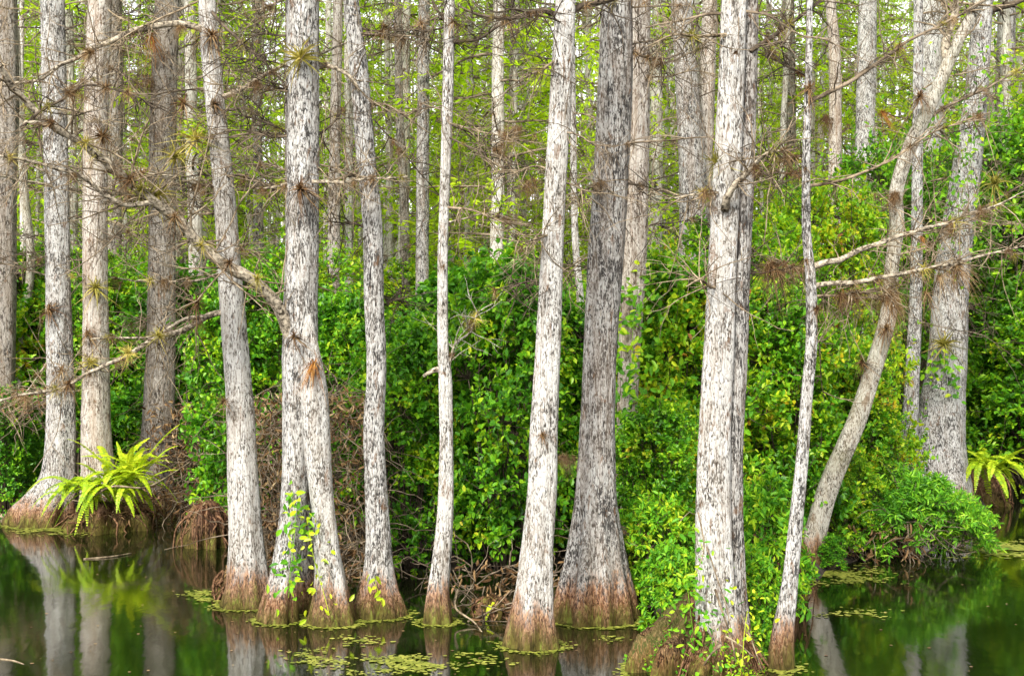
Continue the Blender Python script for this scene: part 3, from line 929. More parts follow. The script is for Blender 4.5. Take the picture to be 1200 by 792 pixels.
# --- the root mound, roots and creepers of the streaked front trunk
t, base, d, _ = TREES['K']
g = Geo()
cm = W(823, 792, 10.1) - base
rows = []
for z, r in [(-0.3, 0.56), (0.0, 0.46), (0.10, 0.42), (0.22, 0.34), (0.34, 0.27), (0.43, 0.21), (0.49, 0.17), (0.53, 0.10)]:
    f = max(0, z) / 0.58
    rows.append((cm.x * (1 - f) + 0.02 * f - 0.02, 0.17 + 0.03 * f, z, r * 0.95))
trunk_geo(g, catmull(rows, 0.02), 120, 0.15, 0.13, 11, 0.4, 0.11)
g.build('root_mound', 'mound', t)
g = Geo()
for i in range(150):
    a = rng.uniform(-PI, PI)
    u = np.array([math.cos(a), math.sin(a), 0])
    z0 = rng.uniform(0.2, 0.55)
    c0 = np.array([cm.x * 0.5, 0.17, 0])
    pts = [c0 + u * (0.42 - 0.60 * z0) + np.array([0, 0, z0 + 0.03]), c0 + u * (0.46 - 0.36 * z0) + np.array([0, 0, z0 * 0.6]) + rng.normal(0, 0.03, 3), c0 + u * rng.uniform(0.42, 0.56) + np.array([cm.x * 0.4, 0, -0.06]) + rng.normal(0, 0.03, 3)]
    cl = catmull(pts, 0.04)
    tube(g, cl, np.linspace(0.011, 0.004, len(cl)) * rng.uniform(0.3, 1.3), 5, 0.1, cap=False)
g.build('root_sprays', 'root', t)
g = Geo()
m = 3200
a = rng.uniform(0, 6.28, m)
zz = np.abs(rng.normal(0, 0.2, m)).clip(0, 0.5)
rr = 0.50 - 0.60 * zz + rng.normal(0, 0.025, m)
keep = np.sin(a * 5 + zz * 9) + rng.normal(0, 0.5, m) > 0.1
P = np.stack([cm.x * (1 - zz) * 0.9 + rr * np.cos(a), 0.17 + rr * np.sin(a), zz], -1)[keep]
leaves(g, P, rand_dirs(len(P)) + np.array([0, 0, 0.4]), rand_dirs(len(P)) + np.array([0, 0, 0.8]), 0.028 * rng.uniform(0.5, 1.4, len(P)), 0.017)
g.build('moss_leaves', 'light', t, False)
for pts, r in [([(838, 690), (846, 715), (856, 742), (862, 775)], 0.012), ([(828, 640), (842, 680), (852, 712), (858, 745)], 0.008), ([(818, 600), (826, 640), (815, 672)], 0.008),
               ([(868, 720), (880, 750), (893, 785)], 0.008), ([(850, 745), (868, 756), (884, 770)], 0.01),
               ([(845, 755), (830, 770), (820, 790)], 0.012)]:
    limb(t, base, pts, 9.93, r * 0.8, r * 0.4, mat='twig', ntw=0, name='root')


def leaf_patch(key, pts, d, n, spread, ll, lw, mat, name='creeper'):
    """A leafy creeper with its stem climbing the trunk."""
    t, base, _, _ = TREES[key]
    g = Geo()
    cl = catmull([np.array(W(x, y, d) - base) for x, y in pts], 0.04)
    tube(g, cl, np.full(len(cl), 0.0025), 4)
    k = rng.integers(0, len(cl), n)
    P = cl[k] + rng.normal(0, spread, (n, 3))
    leaves(g, P, rand_dirs(n) + np.array([0, -0.3, 0.1]), rand_dirs(n) * 0.6 + np.array([0, -0.6, 0.6]), ll * rng.uniform(0.6, 1.3, n), lw * rng.uniform(0.7, 1.2, n))
    return g, cl


def creeper(name, key, pts, d, n, spread, ll, lw, mat, label):
    t, base, _, _ = TREES[key]
    g, cl = leaf_patch(key, pts, d, n, spread, ll, lw, mat)
    o = g.build(name, mat, None, False)
    o.location = base
    tag(o, label, 'vine', None)
    return o


creeper('creeper', 'E', [(338, 700), (342, 650), (346, 610), (342, 575)], 11.85, 80, 0.065, 0.08, 0.045, 'light', 'bright leafy creeper climbing the foot of the forked cypress')
creeper('creeper', 'E', [(386, 720), (378, 690), (368, 655), (362, 620)], 11.8, 45, 0.08, 0.062, 0.035, 'fern', 'yellowish sprig between the two legs of the forked cypress')
creeper('creeper', 'F', [(446, 705), (442, 690), (438, 676)], 12.0, 9, 0.035, 0.075, 0.045, 'fern', 'few yellow leaves stuck on the foot of the bowed trunk')
creeper('creeper', 'K', [(820, 790), (812, 740), (806, 690), (800, 640)], 10.1, 300, 0.12, 0.06, 0.028, 'light', 'bright green bushy creeper on the left of the root mound')
creeper('creeper', 'K', [(870, 780), (872, 745), (876, 715)], 9.9, 40, 0.09, 0.045, 0.028, 'fern', 'small yellow-green seedlings on the right of the root mound')
creeper('creeper', 'J', [(748, 330), (742, 380), (740, 440), (736, 500), (738, 560)], 13.8, 420, 0.16, 0.09, 0.055, 'broad', 'dark leafy climber wrapped round the rosy furrowed trunk')
creeper('creeper', 'N', [(1120, 455), (1112, 440), (1100, 425), (1088, 440)], 18.9, 70, 0.12, 0.10, 0.06, 'broad', 'leafy sprig crossing the stout pale trunk')
creeper('creeper', 'N', [(1150, 100), (1140, 180), (1125, 240), (1118, 290)], 18.7, 560, 0.42, 0.09, 0.05, 'olive', 'leafy climber covering the upper part of the stout pale trunk')

# ------------------------------------------------------------------ shrubs
SH = {}
SH['broad'] = [shrub_meshes('cocoplum', 21 + i, 2.0, 3.1, 32, 56, 11, 0.074, 0.049, 'broad', 0.0, (0.34, 0.5)) for i in range(3)]
SH['olive'] = [shrub_meshes('myrtle', 31 + i, 2.7, 4.1, 40, 52, 11, 0.074, 0.043, 'olive', 0.0, (0.36, 0.62)) for i in range(3)]
SH['light'] = [shrub_meshes('sapling_bush', 41 + i, 1.0, 1.15, 26, 20, 9, 0.075, 0.033, 'light', 0.02, (0.15, 0.27), 0.010) for i in range(2)]
SH['willow'] = [shrub_meshes('willow_bush', 51 + i, 1.6, 0.95, 34, 26, 12, 0.085, 0.022, 'willow', 0.10, (0.15, 0.42), 0.008, 0.2) for i in range(2)]
SH_DIM = {'broad': (2.0, 3.1), 'olive': (2.7, 4.1), 'light': (1.0, 1.15), 'willow': (1.6, 0.95)}
rng = np.random.default_rng(77)
scount = [0]


def shrub(kind, x, d, top, wpx, label, group='broad-leaved shrubs on the bank', z0=0.0, name='shrub'):
    v = SH[kind][scount[0] % len(SH[kind])]
    scount[0] += 1
    w0, h0 = SH_DIM[kind]
    t = empty(name, ((x - CX) / FPX * d, d, z0), label, 'shrub', group)
    h = CAMH - (top - CY) / FPX * d - z0
    sx = wpx / FPX * d / w0
    sz = h / h0
    sx = min(max(sx, 0.78 * sz), 1.3 * sz)
    t.scale = (sx, sx * rng.uniform(0.9, 1.1), sz)
    t.rotation_euler = (0, 0, rng.uniform(0, 6.28))
    for nm, me in zip(('foliage', 'stems'), v):
        o = bpy.data.objects.new(nm, me)
        col.objects.link(o)
        o.parent = t
    return t


S = [
    ('broad', 8, 19.4, 455, 100, 'small dark shrub over the hollow stump at the left edge'),
    ('broad', 478, 14.7, 372, 190, 'dark glossy shrub between the bowed and the slender trunks'),
    ('broad', 592, 14.6, 296, 210, 'big glossy shrub with yellowing tips right of the slender trunk'),
    ('broad', 545, 16.2, 318, 230, 'tall shrub standing behind the slender white trunk'),
    ('broad', 668, 15.4, 345, 190, 'dark shrub filling the gap behind the bright white trunk'),
    ('broad', 795, 15.0, 290, 210, 'tall yellow-green topped shrub left of the streaked white trunk'),
    ('broad', 765, 13.6, 470, 150, 'lower glossy shrub right of the broad flared trunk'),
    ('light', 768, 12.6, 585, 105, 'light green bushy sapling right of the flared foot'),
    ('light', 742, 13.2, 620, 90, 'small pale sapling bush close behind the flared foot'),
    ('light', 790, 11.4, 640, 82, 'pale bush leaning on the left of the root mound'),
    ('light', 893, 11.8, 560, 110, 'feathery light bush right of the root mound'),
    ('light', 882, 10.9, 645, 80, 'low pale sprout tucked behind the right of the root mound'),
    ('broad', 918, 15.6, 330, 200, 'dark shrub between the streaked trunk and the thin crooked tree'),
    ('olive', 880, 17.5, 240, 260, 'tall shrub behind the streaked white trunk'),
    ('olive', 965, 18.4, 200, 215, 'tall bright shrub behind the thin crooked tree'),
    ('broad', 1000, 16.7, 400, 150, 'dark shrub below the bare branches of the thin crooked tree'),
    ('olive', 1185, 23.0, 120, 280, 'very tall bright shrub at the right behind the stout trunk'),
    ('olive', 1060, 22.2, 150, 220, 'tall shrub between the leaning tree and the stout trunk'),
    ('broad', 1215, 21.8, 340, 190, 'dark round shrub right of the stout pale trunk'),
    ('broad', 1240, 24.5, 260, 260, 'shrub at the right edge above the open water'),
    ('olive', 985, 15.4, 520, 110, 'small shrub at the foot of the leaning tree'),
    ('olive', 1003, 16.6, 480, 105, 'bushy shrub behind the bright drooping bush'),
    ('broad', 300, 17.4, 310, 190, 'dark shrub between the curved white and the forked trunk'),
    ('broad', 405, 16.9, 340, 170, 'shrub behind the gap between forked and bowed trunks'),
    ('olive', 345, 20.0, 285, 230, 'shrub behind the forked cypress'),
    ('broad', 232, 21.4, 315, 200, 'dark shrub right of the drab grey-brown trunk'),
    ('olive', 150, 22.0, 300, 190, 'shrub between the tan-tinted and the drab trunk'),
    ('broad', 92, 21.6, 320, 150, 'dark shrub between the two leftmost pale trunks'),
    ('broad', 25, 22.0, 280, 200, 'dark shrub at the left edge behind the crooked sapling'),
    ('olive', -60, 22.0, 260, 220, 'shrub past the left edge of the picture'),
    ('olive', 745, 17.8, 300, 240, 'yellow-green shrub high behind the rosy furrowed trunk'),
    ('olive', 648, 18.4, 322, 260, 'shrub in the second row behind the bright white trunk'),
]
for s in S:
    shrub(*s)
for i in range(15):
    shrub(['olive', 'broad', 'olive'][i % 3], -130 + i * 105 + rng.uniform(-35, 35), rng.uniform(23, 31), rng.uniform(262, 350), rng.uniform(170, 240),
          'leafy shrub in the deep row of undergrowth behind the trunks', 'shrubs of the deep undergrowth row')
shrub('willow', 1058, 15.7, 556, 170, 'bright drooping bush hanging over the water', 'low bushes at the water edge', 0.0, 'bush')
shrub('willow', 1106, 16.2, 578, 120, 'small drooping bush right beside the bright one', 'low bushes at the water edge', 0.0, 'bush')
shrub('light', 972, 14.7, 628, 80, 'low moss-green clump at the foot of the leaning tree', 'low bushes at the water edge', 0.0, 'bush')

# ------------------------------------------------------------------ forest behind
placed = [(t[1].x, t[1].y) for t in TREES.values()]
nbg = 0
tries = 0
while nbg < 275 and tries < 9000:
    tries += 1
    d = math.sqrt(rng.uniform(23.5 ** 2, 60 ** 2))
    x = rng.uniform(-0.46, 0.46) * d
    if any((x - a) ** 2 + (d - b) ** 2 < 0.9 for a, b in placed):
        continue
    placed.append((x, d))
    p = PROTO[nbg % 5]
    near = d < 38
    t = empty('cypress_tree', (x, d, 0.02), 'slim cypress in the crowd of trunks just behind the shrubs' if near else 'thin distant cypress in the deep background forest', 'tree',
              'slim cypresses behind the shrubs' if near else 'distant background cypresses')
    k = rng.uniform(0.85, 1.2)
    s = rng.uniform(0.6, 1.15)
    t.scale = (s, s, k)
    t.rotation_euler = (rng.normal(0, 0.012), rng.normal(0, 0.018), rng.uniform(0, 6.28))
    for nm, me in p.items():
        o = bpy.data.objects.new(nm, me)
        col.objects.link(o)
        o.parent = t
    nbg += 1

# far wood that reads as one mass
g = Geo()
n = 14000
yy = rng.uniform(60, 84, n)
xx = rng.uniform(-0.52, 0.52, n) * yy
clx = np.sin(xx * 0.9) + np.sin(xx * 2.3 + yy) * 0.6
zz = np.abs(rng.normal(0, 1, n)) * 4.0 + rng.uniform(0, 3, n) + clx
P = np.stack([xx, yy, np.clip(zz, 0.05, 16)], -1)
leaves(g, P, rand_dirs(n) * np.array([1, 1, 0.5]), np.array([0, -0.4, 1.0]) + rng.normal(0, 0.6, (n, 3)), rng.uniform(0.35, 0.8, n), rng.uniform(0.18, 0.35, n))
far = g.build('far_woods', 'needle', None, False)
g = Geo()
for i in range(620):
    y = rng.uniform(52, 84)
    x = rng.uniform(-0.5, 0.5) * y
    h = rng.uniform(11, 17)
    zt = np.linspace(0, h, 6)
    tube(g, np.stack([x + rng.normal(0, 0.1, 6) + zt * rng.normal(0, 0.02), np.full(6, y), zt], -1), np.linspace(rng.uniform(0.06, 0.15), 0.03, 6), 6)
tag(g.build('trunks', 'far', far), kind='stuff')
tag(far, 'hazy mass of pale green woods beyond the farthest trunks', 'woods', None, 'stuff')

# ------------------------------------------------------------------ ferns, stumps, epiphytes
def stump(x, y, r, h, label, mat='rot', d=None, roots=26):
    d = d or dist_at(y)
    b = Vector(((x - CX) / FPX * d, d, 0))
    o = empty('cypress_stump', b, label, 'stump', 'rotting stumps in the water')
    g = Geo()
    rows = [(0, 0, -0.25, r * 1.1), (0, 0, 0.0, r * 0.98), (0.02, 0, h * 0.35, r * 0.88), (0.05 * r, 0, h * 0.7, r * 0.72), (0.1 * r, 0.01, h * 0.9, r * 0.5), (0.1 * r, 0.01, h, r * 0.2)]
    trunk_geo(g, catmull(rows, 0.02), 48, 0.16, 0.16, 9, 0.3, 0.12)
    g.build('stump_body', mat, o)
    g = Geo()
    for i in range(roots):
        a = rng.uniform(0, 6.28)
        u = np.array([math.cos(a), math.sin(a), 0])
        z0 = h * rng.uniform(0.55, 1.0)
        pts = [u * r * 0.5 + np.array([0, 0, z0]), u * r * rng.uniform(0.8, 1.0) + np.array([0, 0, z0 * 0.75]) + rng.normal(0, 0.03, 3),
               u * r * rng.uniform(0.95, 1.2) + np.array([0, 0, z0 * 0.35]) + rng.normal(0, 0.04, 3), u * r * rng.uniform(1.0, 1.35) + np.array([0, 0, -0.05]) + rng.normal(0, 0.04, 3)]
        cl = catmull(pts, 0.05)
        tube(g, cl, np.linspace(0.012, 0.006, len(cl)) * rng.uniform(0.5, 1.6), 5, cap=False)
    g.build('root_sprays', 'root', o)
    g = Geo()
    m = int(160 * r / 0.3)
    th = rng.uniform(0, 6.28, m)
    zz = h * rng.uniform(0.45, 1.05, m)
    P = np.stack([np.cos(th) * r * (1.05 - 0.75 * (zz / h) ** 2), np.sin(th) * r * (1.05 - 0.75 * (zz / h) ** 2), zz], -1)
    leaves(g, P, rand_dirs(m) - np.array([0, 0, 0.5]), rand_dirs(m), 0.09 * rng.uniform(0.5, 1.3, m), 0.018, 0.3, 0.5)
    g.build('dry_foliage', 'dry', o, False)
    return b, d


stump(241, 640, 0.25, 0.52, 'dark red rotting stump left of the curved white trunk')
stump(908, 690, 0.26, 0.80, 'brown rotting stump behind the thin crooked tree', d=13.2)
stump(270, 700, 0.13, 0.26, 'small knee at the left of the curved white trunk')
stump(1143, 590, 0.44, 0.52, 'brown root stump under the small fern at the right')
stump(4, 592, 0.34, 0.8, 'dark hollow stump at the left edge of the picture', d=20.3)
stump(128, 612, 0.50, 0.34, 'tangled root mound under the bright fern', d=17.9)
stump(577, 722, 0.15, 0.17, 'low root hump with dry fern left of the bright white trunk', d=12.3)


def fern(x, y, d, n, length, label, mat='fern', spread=0.1, lift=(0.35, 1.0), droop=(0.5, 1.3), name='sword_fern'):
    p = W(x, y, d)
    o = empty(name, p, label, 'fern')
    g = Geo()
    for i in range(n):
        az = i * 2.4 + rng.uniform(-0.4, 0.4)
        lf = rng.uniform(*lift)
        az += rng.uniform(-0.6, 0.6)
        frond(g, np.array([rng.uniform(-1, 1) * spread, rng.uniform(-0.5, 0.5) * spread, rng.uniform(-0.5, 0.5) * spread * 0.4]), az, length * rng.uniform(0.6, 1.1), lf, rng.uniform(*droop))
    g.build('fronds', mat, o, False)
    return o


fern(116, 572, 17.5, 90, 0.56, 'bright yellow-green sword fern at the foot of the pale trunks', spread=0.42)
fern(146, 562, 17.8, 36, 0.66, 'upright fern rising right of the big bright fern', spread=0.25, lift=(0.8, 1.7), droop=(0.5, 1.1))
fern(1142, 548, 19.6, 46, 0.75, 'yellow-green fern on the brown stump at the right', spread=0.35)
fern(1195, 535, 23.5, 10, 0.8, 'fern at the right edge above the channel')
fern(572, 705, 12.3, 5, 0.30, 'small pale fern sprouting from the low root hump', lift=(0.3, 0.7))
fern(905, 600, 13.1, 6, 0.32, 'small fern on top of the brown stump behind the thin tree', 'light')


def tangle(x, y, d, w, h, n, label, mat='brownwig', r=0.006, hang=True):
    """Dead vines and hanging roots in a loose heap."""
    c = W(x, y, d)
    o = empty('dead_vines', c, label, 'vines', 'dry brown vine tangles')
    g = Geo()
    for i in range(n):
        p = np.array([rng.uniform(-w, w), rng.uniform(-0.35, 0.35), rng.uniform(-h, h)])
        dd = norm(np.array([rng.normal(0, 0.7), rng.normal(0, 0.4), rng.normal(-0.3, 0.8)]))
        cl = wander(p, dd, rng.uniform(0.35, 1.0), 8, 0.06, 0.32)
        tube(g, cl, np.linspace(r, r * 0.35, 9) * rng.uniform(0.6, 1.5), 4, cap=False)
    g.build('stems', mat, o)
    g2 = Geo()
    m = n * 3
    P = np.stack([rng.uniform(-w, w, m), rng.uniform(-0.4, 0.4, m), rng.uniform(-h, h, m)], -1)
    leaves(g2, P, rand_dirs(m) - np.array([0, 0, 0.6]), rand_dirs(m), 0.11 * rng.uniform(0.5, 1.2, m), 0.03, 0.4, 0.5)
    g2.build('foliage', 'dry', o, False)


tangle(408, 575, 14.3, 0.36, 1.0, 420, 'brown curtain of dead vines between the forked and bowed trunks')
tangle(318, 570, 15.0, 0.30, 0.95, 300, 'dead vines between the curved white and the forked trunk')
tangle(232, 535, 19.3, 0.62, 0.75, 420, 'brown dead vines above the dark red stump')
tangle(165, 590, 18.4, 0.7, 0.25, 120, 'dry roots hanging behind the bright fern')
tangle(745, 655, 12.9, 0.35, 0.3, 60, 'dry reddish twigs beside the flared foot')
tangle(577, 712, 12.3, 0.18, 0.10, 22, 'dry fern stalks on the low root hump')
tangle(1025, 628, 15.5, 0.45, 0.2, 140, 'dry twigs under the bright drooping bush')
tangle(25, 470, 19.0, 0.55, 0.2, 60, 'dry drooping grass-like tuft at the left edge')
tangle(600, 685, 13.6, 0.8, 0.22, 90, 'dark twigs under the big glossy shrub')


AIR = {}
for k, (mt, n, hang, wid, up) in {'brown': ('dry', 90, 0.5, 0.045, 0.2), 'green': ('airgreen', 70, 0.4, 0.06, 0.35), 'nest': ('dry', 200, 0.8, 0.022, 0.1), 'rust': ('rust', 80, 1.0, 0.05, 0.0)}.items():
    g = Geo()
    rosette(g, np.zeros(3), 1.0, n, hang, wid, up)
    if k == 'nest':
        for q in range(4):
            rosette(g, rng.normal(0, 0.35, 3) * np.array([1.3, 0.8, 0.4]), 0.8, 60, 0.9, 0.02, 0.1)
    AIR[k] = g.mesh('air_plant', mt, False)


def air(kind, x, y, d, px, label, cat='air plant'):
    o = bpy.data.objects.new('air_plant', AIR[kind])
    col.objects.link(o)
    o.location = W(x, y, d)
    s = px / FPX * d / {'nest': 2.0, 'rust': 1.7}.get(kind, 1.2)
    o.scale = (s, s, s)
    o.rotation_euler = (rng.normal(0, 0.3), rng.normal(0, 0.3), rng.uniform(0, 6.28))
    tag(o, label, cat, 'air plants on trunks and branches')


dA, dB, dC, dD, dE, dK, dL, dM, dN = (TREES[k][2] for k in 'ABCDEKLMN')
air('green', 112, 338, dB - 0.2, 34, 'green air plant hanging on the middle of the tan-tinted trunk')
air('brown', 103, 392, dB - 0.25, 26, 'brown air plant below the green one on the tan-tinted trunk')
air('green', 106, 426, dB - 0.25, 30, 'yellowish air plant low on the tan-tinted trunk')
air('brown', 58, 364, dA - 0.2, 34, 'flat brown air plant on the left of the speckled trunk')
air('brown', 72, 434, dA - 0.3, 24, 'small brown tuft low on the speckled trunk')
air('green', 185, 228, 11.4, 40, 'yellowish air plant where the crooked limb forks')
air('brown', 152, 210, 11.2, 34, 'brown air plant along the middle of the crooked limb')
air('green', 166, 222, 11.2, 26, 'olive tuft beside the fork of the crooked limb')
air('green', 228, 165, 12.6, 50, 'large olive air plant above the crooked limb')
air('green', 205, 185, 12.4, 40, 'olive air plant between drab and curved trunks')
air('brown', 215, 122, 12.5, 34, 'ochre air plant high by the curved white trunk')
air('brown', 120, 160, 11.5, 30, 'brown tuft crossing the tan-tinted trunk high up')
air('brown', 248, 42, dD - 0.1, 40, 'brown air plant where a branch leaves the curved trunk')
air('brown', 251, 122, dD - 0.12, 26, 'dark brown clump on the scarred curved trunk')
air('rust', 176, 42, 19.0, 40, 'orange dead frond hanging between the tan-tinted and drab trunks')
air('nest', 172, 92, 19.2, 52, 'brown hanging nest of dead fronds beside the drab trunk')
air('brown', 230, 355, dD - 0.3, 30, 'brown tuft on the lower branch of the curved trunk')
air('brown', 262, 470, dD - 0.2, 20, 'small tuft low on the curved white trunk')
air('green', 352, 68, dE - 0.25, 46, 'mossy tuft high on the forked cypress')
air('brown', 352, 222, dE - 0.28, 40, 'brown tuft on the forked cypress beside a thin branch')
air('rust', 368, 426, dE - 0.25, 40, 'rusty clump where the crooked limb leaves the forked cypress')
air('brown', 345, 395, dE - 0.3, 26, 'mossy tuft at the root of the crooked limb')
air('brown', 450, 32, 12.3, 22, 'little brown tuft high right of the bowed trunk')
air('brown', 531, 26, 11.9, 24, 'brown tuft high on the slender white trunk')
air('brown', 520, 312, 11.9, 10, 'tiny tuft midway on the slender white trunk')
air('green', 842, 190, 10.2, 34, 'dark wiry rosette left of the streaked white trunk')
air('brown', 862, 62, 10.05, 12, 'tiny tuft high on the streaked white trunk')
air('nest', 905, 312, dL - 0.1, 66, 'large brown nest of dead blades left of the thin crooked tree')
air('nest', 1120, 312, dL + 0.3, 60, 'brown shaggy tuft far out on the bare branch')
air('nest', 1040, 346, dL + 0.2, 66, 'shaggy brown mat on the lower bare branch')
air('nest', 985, 345, dL + 0.1, 36, 'small shaggy mat near the thin crooked trunk')
air('brown', 957, 362, dL - 0.05, 22, 'hanging dry tuft under the branches of the thin crooked tree')
air('brown', 948, 104, dL - 0.05, 30, 'brown clump near the top of the thin crooked tree')
air('nest', 968, 138, dL + 0.4, 40, 'hanging brown tuft by the top of the thin crooked tree')
air('rust', 1034, 132, dM, 28, 'rusty tuft on the green branch left of the leaning tree')
air('brown', 1078, 114, dM - 0.15, 30, 'brown collar high on the leaning tree')
air('nest', 1050, 228, dM - 0.1, 40, 'brown collar midway on the leaning tree')
air('brown', 1038, 385, dM - 0.15, 30, 'brown tuft low on the leaning tree')
air('brown', 1010, 425, dM - 0.1, 26, 'mossy brown tuft on the lower bend of the leaning tree')
air('green', 1106, 404, dN - 0.4, 42, 'dark rosette on the stout pale trunk')
air('green', 1166, 216, 16.5, 40, 'pale yellow rosette on a twig right of the stout trunk')
air('nest', 630, 320, 16.0, 60, 'brown mat of dead blades left of the bright white trunk')
air('brown', 636, 510, 10.95, 18, 'thin dry tuft on the bright white trunk')
air('nest', 660, 535, 11.6, 34, 'wispy dry tuft right of the bright white trunk')
air('rust', 1080, 278, dM - 0.4, 18, 'single yellow dead leaf spray by the leaning tree')
air('nest', 605, 150, 15.5, 40, 'brown dead tangle hanging left of the bright white trunk')
air('nest', 618, 215, 15.8, 44, 'lower brown dead tangle left of the bright white trunk')

for i, (x, y, ph) in enumerate([(60, 148, 'near the bare tip'), (100, 172, 'on its upper third'), (205, 258, 'just past the fork'), (236, 292, 'halfway down'), (268, 312, 'low down'), (302, 332, 'at its lowest bend')]):
    air(['brown', 'green'][i % 2], x, y - 4, 10.6 + 0.2 * i, 24, 'small tuft sitting on the long crooked limb, ' + ph)
for i, (x, y, ph) in enumerate([(105, 62, 'high pale branch over the tan-tinted trunk'), (210, 32, 'high pale branch beside the drab trunk'), (150, 414, 'low branch in front of the drab trunk'), (80, 450, 'low branch crossing the speckled trunk'),
                                (30, 466, 'drooping low branch end at the left edge'), (186, 394, 'fork of the low branch'), (150, 228, 'thin branch of the drab trunk'), (300, 96, 'thin branch left of the forked cypress')]):
    air(['brown', 'nest', 'green'][i % 3], x, y, 11.9 if x < 320 else 12.2, 26, 'little air plant on the ' + ph)

for i, p in enumerate(LIMB_SPOTS):
    k = ['brown', 'brown', 'green', 'nest'][i % 4]
    o = bpy.data.objects.new('dry_tuft', AIR[k])
    col.objects.link(o)
    o.location = p
    s = rng.uniform(0.055, 0.12)
    o.scale = (s, s, s)
    o.rotation_euler = (rng.normal(0, 0.5), rng.normal(0, 0.5), rng.uniform(0, 6.28))
    tag(o, 'one of the many tiny tufts of dry blades dotted along the bare branches', 'air plant', 'tiny dry tufts along the bare branches')

# ------------------------------------------------------------------ on the water
g = Geo()


def pads(x0, x1, y0, y1, n, rad=(0.008, 0.024), dens=None):
    x = rng.normal((x0 + x1) / 2, (x1 - x0) / 4.2, n)
    y = rng.normal((y0 + y1) / 2, (y1 - y0) / 4.2, n)
    d = CAMH * FPX / (y - CY)
    X = (x - CX) / FPX * d
    keep = (np.sin(X * 9 + d * 5) + np.sin(X * 4.3 - d * 13) + np.sin(X * 23 + d * 31) * 0.7 + rng.normal(0, 0.6, n)) > -0.15
    X, d = X[keep], d[keep]
    discs(X, d, rng.uniform(*rad, len(X)))


def discs(X, Y, r):
    n = len(X)
    a = rng.uniform(0, 6.28, n)
    k = np.arange(7) * 2 * PI / 7
    v = np.stack([X[:, None] + r[:, None] * np.cos(k + a[:, None]) * rng.uniform(0.75, 1.2, (n, 7)),
                  Y[:, None] + r[:, None] * np.sin(k + a[:, None]) * rng.uniform(0.75, 1.2, (n, 7)),
                  0.004 + rng.uniform(0, 0.004, n)[:, None] + 0 * k], -1)
    g.add(v.reshape(-1, 3), [np.arange(n * 7).reshape(n, 7)])


pads(430, 545, 768, 786, 900, (0.006, 0.02))
pads(380, 500, 770, 792, 600, (0.006, 0.02))
pads(335, 420, 760, 780, 420, (0.006, 0.02))
pads(500, 600, 764, 780, 160)
pads(390, 460, 744, 756, 120)
pads(20, 110, 615, 628, 900, (0.01, 0.03))
pads(1120, 1260, 634, 652, 2200, (0.012, 0.035))
pads(940, 1040, 664, 684, 1300)
pads(215, 270, 690, 705, 350)
pads(130, 260, 604, 616, 600)
pads(950, 1050, 712, 728, 160)
pads(690, 740, 744, 752, 50)
for key in 'ADEFGHIKLM':
    t, b, d, cl = TREES[key]
    i0 = np.argmin(np.abs(cl[:, 2]))
    r0 = cl[i0, 3]
    n = int(r0 * 1400)
    a = rng.uniform(0, 6.28, n)
    rr = r0 * 1.12 + np.abs(rng.normal(0, 0.05, n))
    discs(b.x + cl[i0, 0] + rr * np.cos(a), b.y + cl[i0, 1] + rr * np.sin(a), rng.uniform(0.008, 0.02, n))
for px, d, r0 in ((390, 12.0, 0.2), (823, 10.2, 0.5)):
    n = int(r0 * 1400)
    a = rng.uniform(0, 6.28, n)
    rr = r0 * 1.08 + np.abs(rng.normal(0, 0.04, n))
    discs((px - CX) / FPX * d + rr * np.cos(a), d + rr * np.sin(a), rng.uniform(0.008, 0.02, n))
tag(g.build('duckweed', 'duck', None, False), 'yellow-green duckweed floating in patches and round the trunk feet', 'duckweed', None, 'stuff')
g = Geo()
n = 300
y = rng.uniform(605, 800, n)
x = rng.uniform(-60, 1260, n)
d = CAMH * FPX / (y - CY)
discs((x - CX) / FPX * d, d, rng.uniform(0.004, 0.016, n))
tag(g.build('floating_litter', 'litter', None, False), 'scattered specks of fallen leaves floating on the water', 'leaf litter', None, 'stuff')


def fallen(pts, ds, r, label):
    P = [np.array(W(x, y, dd)) for (x, y), dd in zip(pts, ds)]
    b = Vector(P[0])
    g = Geo()
    cl = catmull([p - P[0] for p in P], 0.04)
    tube(g, cl, np.linspace(r, r * 0.4, len(cl)), 6, 0.05)
    o = g.build('fallen_branch', 'twig')
    o.location = b
    tag(o, label, 'branch', 'dead branches lying about')


fallen([(98, 655), (130, 652), (154, 648)], [dist_at(655), dist_at(653), dist_at(649)], 0.014, 'thin dead stick floating in front of the fern')
fallen([(104, 584), (132, 570), (170, 571), (200, 556), (242, 528)], [17.2, 17.2, 17.4, 17.8, 18.4], 0.016, 'pale dead branch arching over the bright fern')
fallen([(0, 772), (16, 774), (28, 778)], [dist_at(772), dist_at(774), dist_at(778)], 0.01, 'short dead stick floating at the lower left corner')
fallen([(536, 690), (534, 712), (555, 728), (566, 742)], [12.2, 12.1, 11.9, 11.6], 0.012, 'forked reddish stick beside the slender trunk foot')
fallen([(548, 728), (575, 715), (600, 690)], [12.0, 12.1, 12.2], 0.009, 'thin reddish stick leaning on the low root hump')
fallen([(0, 605), (28, 606)], [19.0, 19.1], 0.05, 'pale log end floating at the left edge')
fallen([(396, 645), (415, 637), (432, 630)], [12.9, 12.9, 12.8], 0.008, 'thin bare twig touching the bowed trunk')

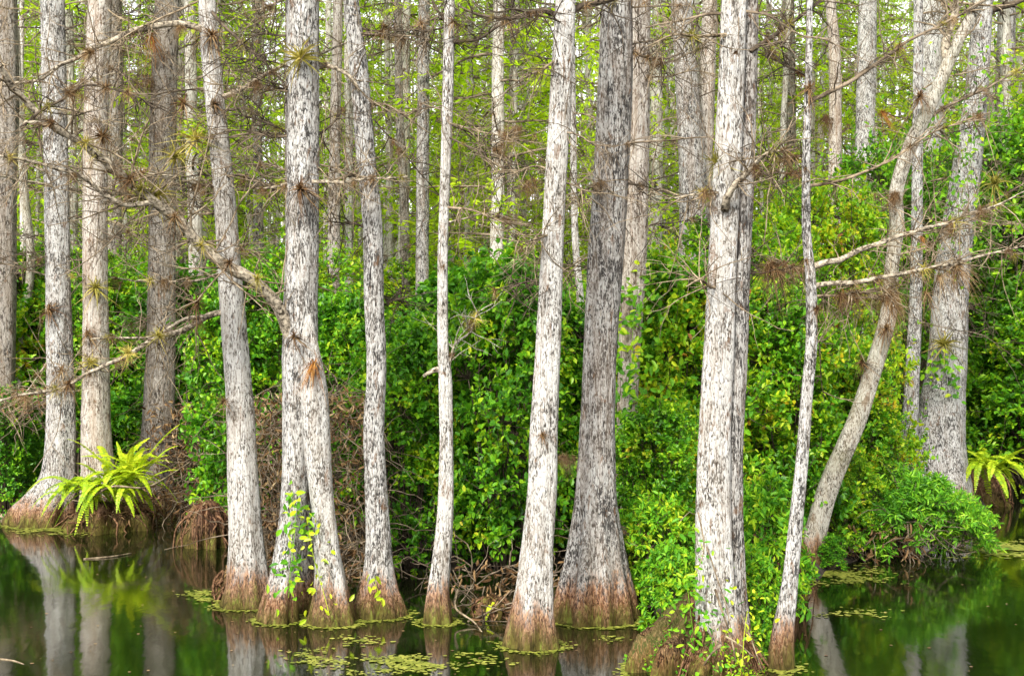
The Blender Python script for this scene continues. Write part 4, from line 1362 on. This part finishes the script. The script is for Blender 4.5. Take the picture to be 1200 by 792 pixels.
# ------------------------------------------------------------------ light, sky, camera
EL, AZ = math.radians(40), math.radians(200)      # azimuth clockwise from +Y
w = bpy.data.worlds.new('World')
scene.world = w
w.use_nodes = True
nt = w.node_tree
nt.nodes.clear()
sky = nt.nodes.new('ShaderNodeTexSky')
sky.sky_type = 'NISHITA'
sky.sun_disc = False
sky.sun_elevation = EL
sky.sun_rotation = AZ
sky.air_density = 1.0
sky.dust_density = 2.0
hs = nt.nodes.new('ShaderNodeHueSaturation')
hs.inputs['Saturation'].default_value = 0.06
bg = nt.nodes.new('ShaderNodeBackground')
bg.inputs['Strength'].default_value = 0.135
ou = nt.nodes.new('ShaderNodeOutputWorld')
nt.links.new(sky.outputs[0], hs.inputs['Color'])
nt.links.new(hs.outputs[0], bg.inputs['Color'])
nt.links.new(bg.outputs[0], ou.inputs['Surface'])

sl = bpy.data.lights.new('sun', 'SUN')
sl.energy = 1.5
sl.angle = math.radians(10)
sl.color = (1.0, 0.95, 0.86)
so = bpy.data.objects.new('sun', sl)
col.objects.link(so)
sdir = Vector((math.sin(AZ) * math.cos(EL), math.cos(AZ) * math.cos(EL), math.sin(EL)))
so.rotation_euler = sdir.to_track_quat('Z', 'Y').to_euler()
so.location = sdir * 60

cd = bpy.data.cameras.new('camera')
cd.sensor_width = 36
cd.lens = 36 * FPX / 1200
cd.clip_end = 2000
cam = bpy.data.objects.new('camera', cd)
cam.location = (0, 0, CAMH)
cam.rotation_euler = (PI / 2, 0, 0)
col.objects.link(cam)
scene.camera = cam

scene.view_settings.view_transform = 'Standard'
scene.view_settings.look = 'None'
scene.view_settings.gamma = 1
scene.view_settings.exposure = 1.86
scene.view_settings.use_curve_mapping = False
c = scene.cycles
c.max_bounces = 5
c.diffuse_bounces = 3
c.glossy_bounces = 3
c.transmission_bounces = 4
c.transparent_max_bounces = 4
c.caustics_reflective = False
c.caustics_refractive = False
c.use_denoising = True
c.denoiser = 'OPENIMAGEDENOISE'
c.denoising_input_passes = 'RGB_ALBEDO_NORMAL'
c.denoising_prefilter = 'ACCURATE'
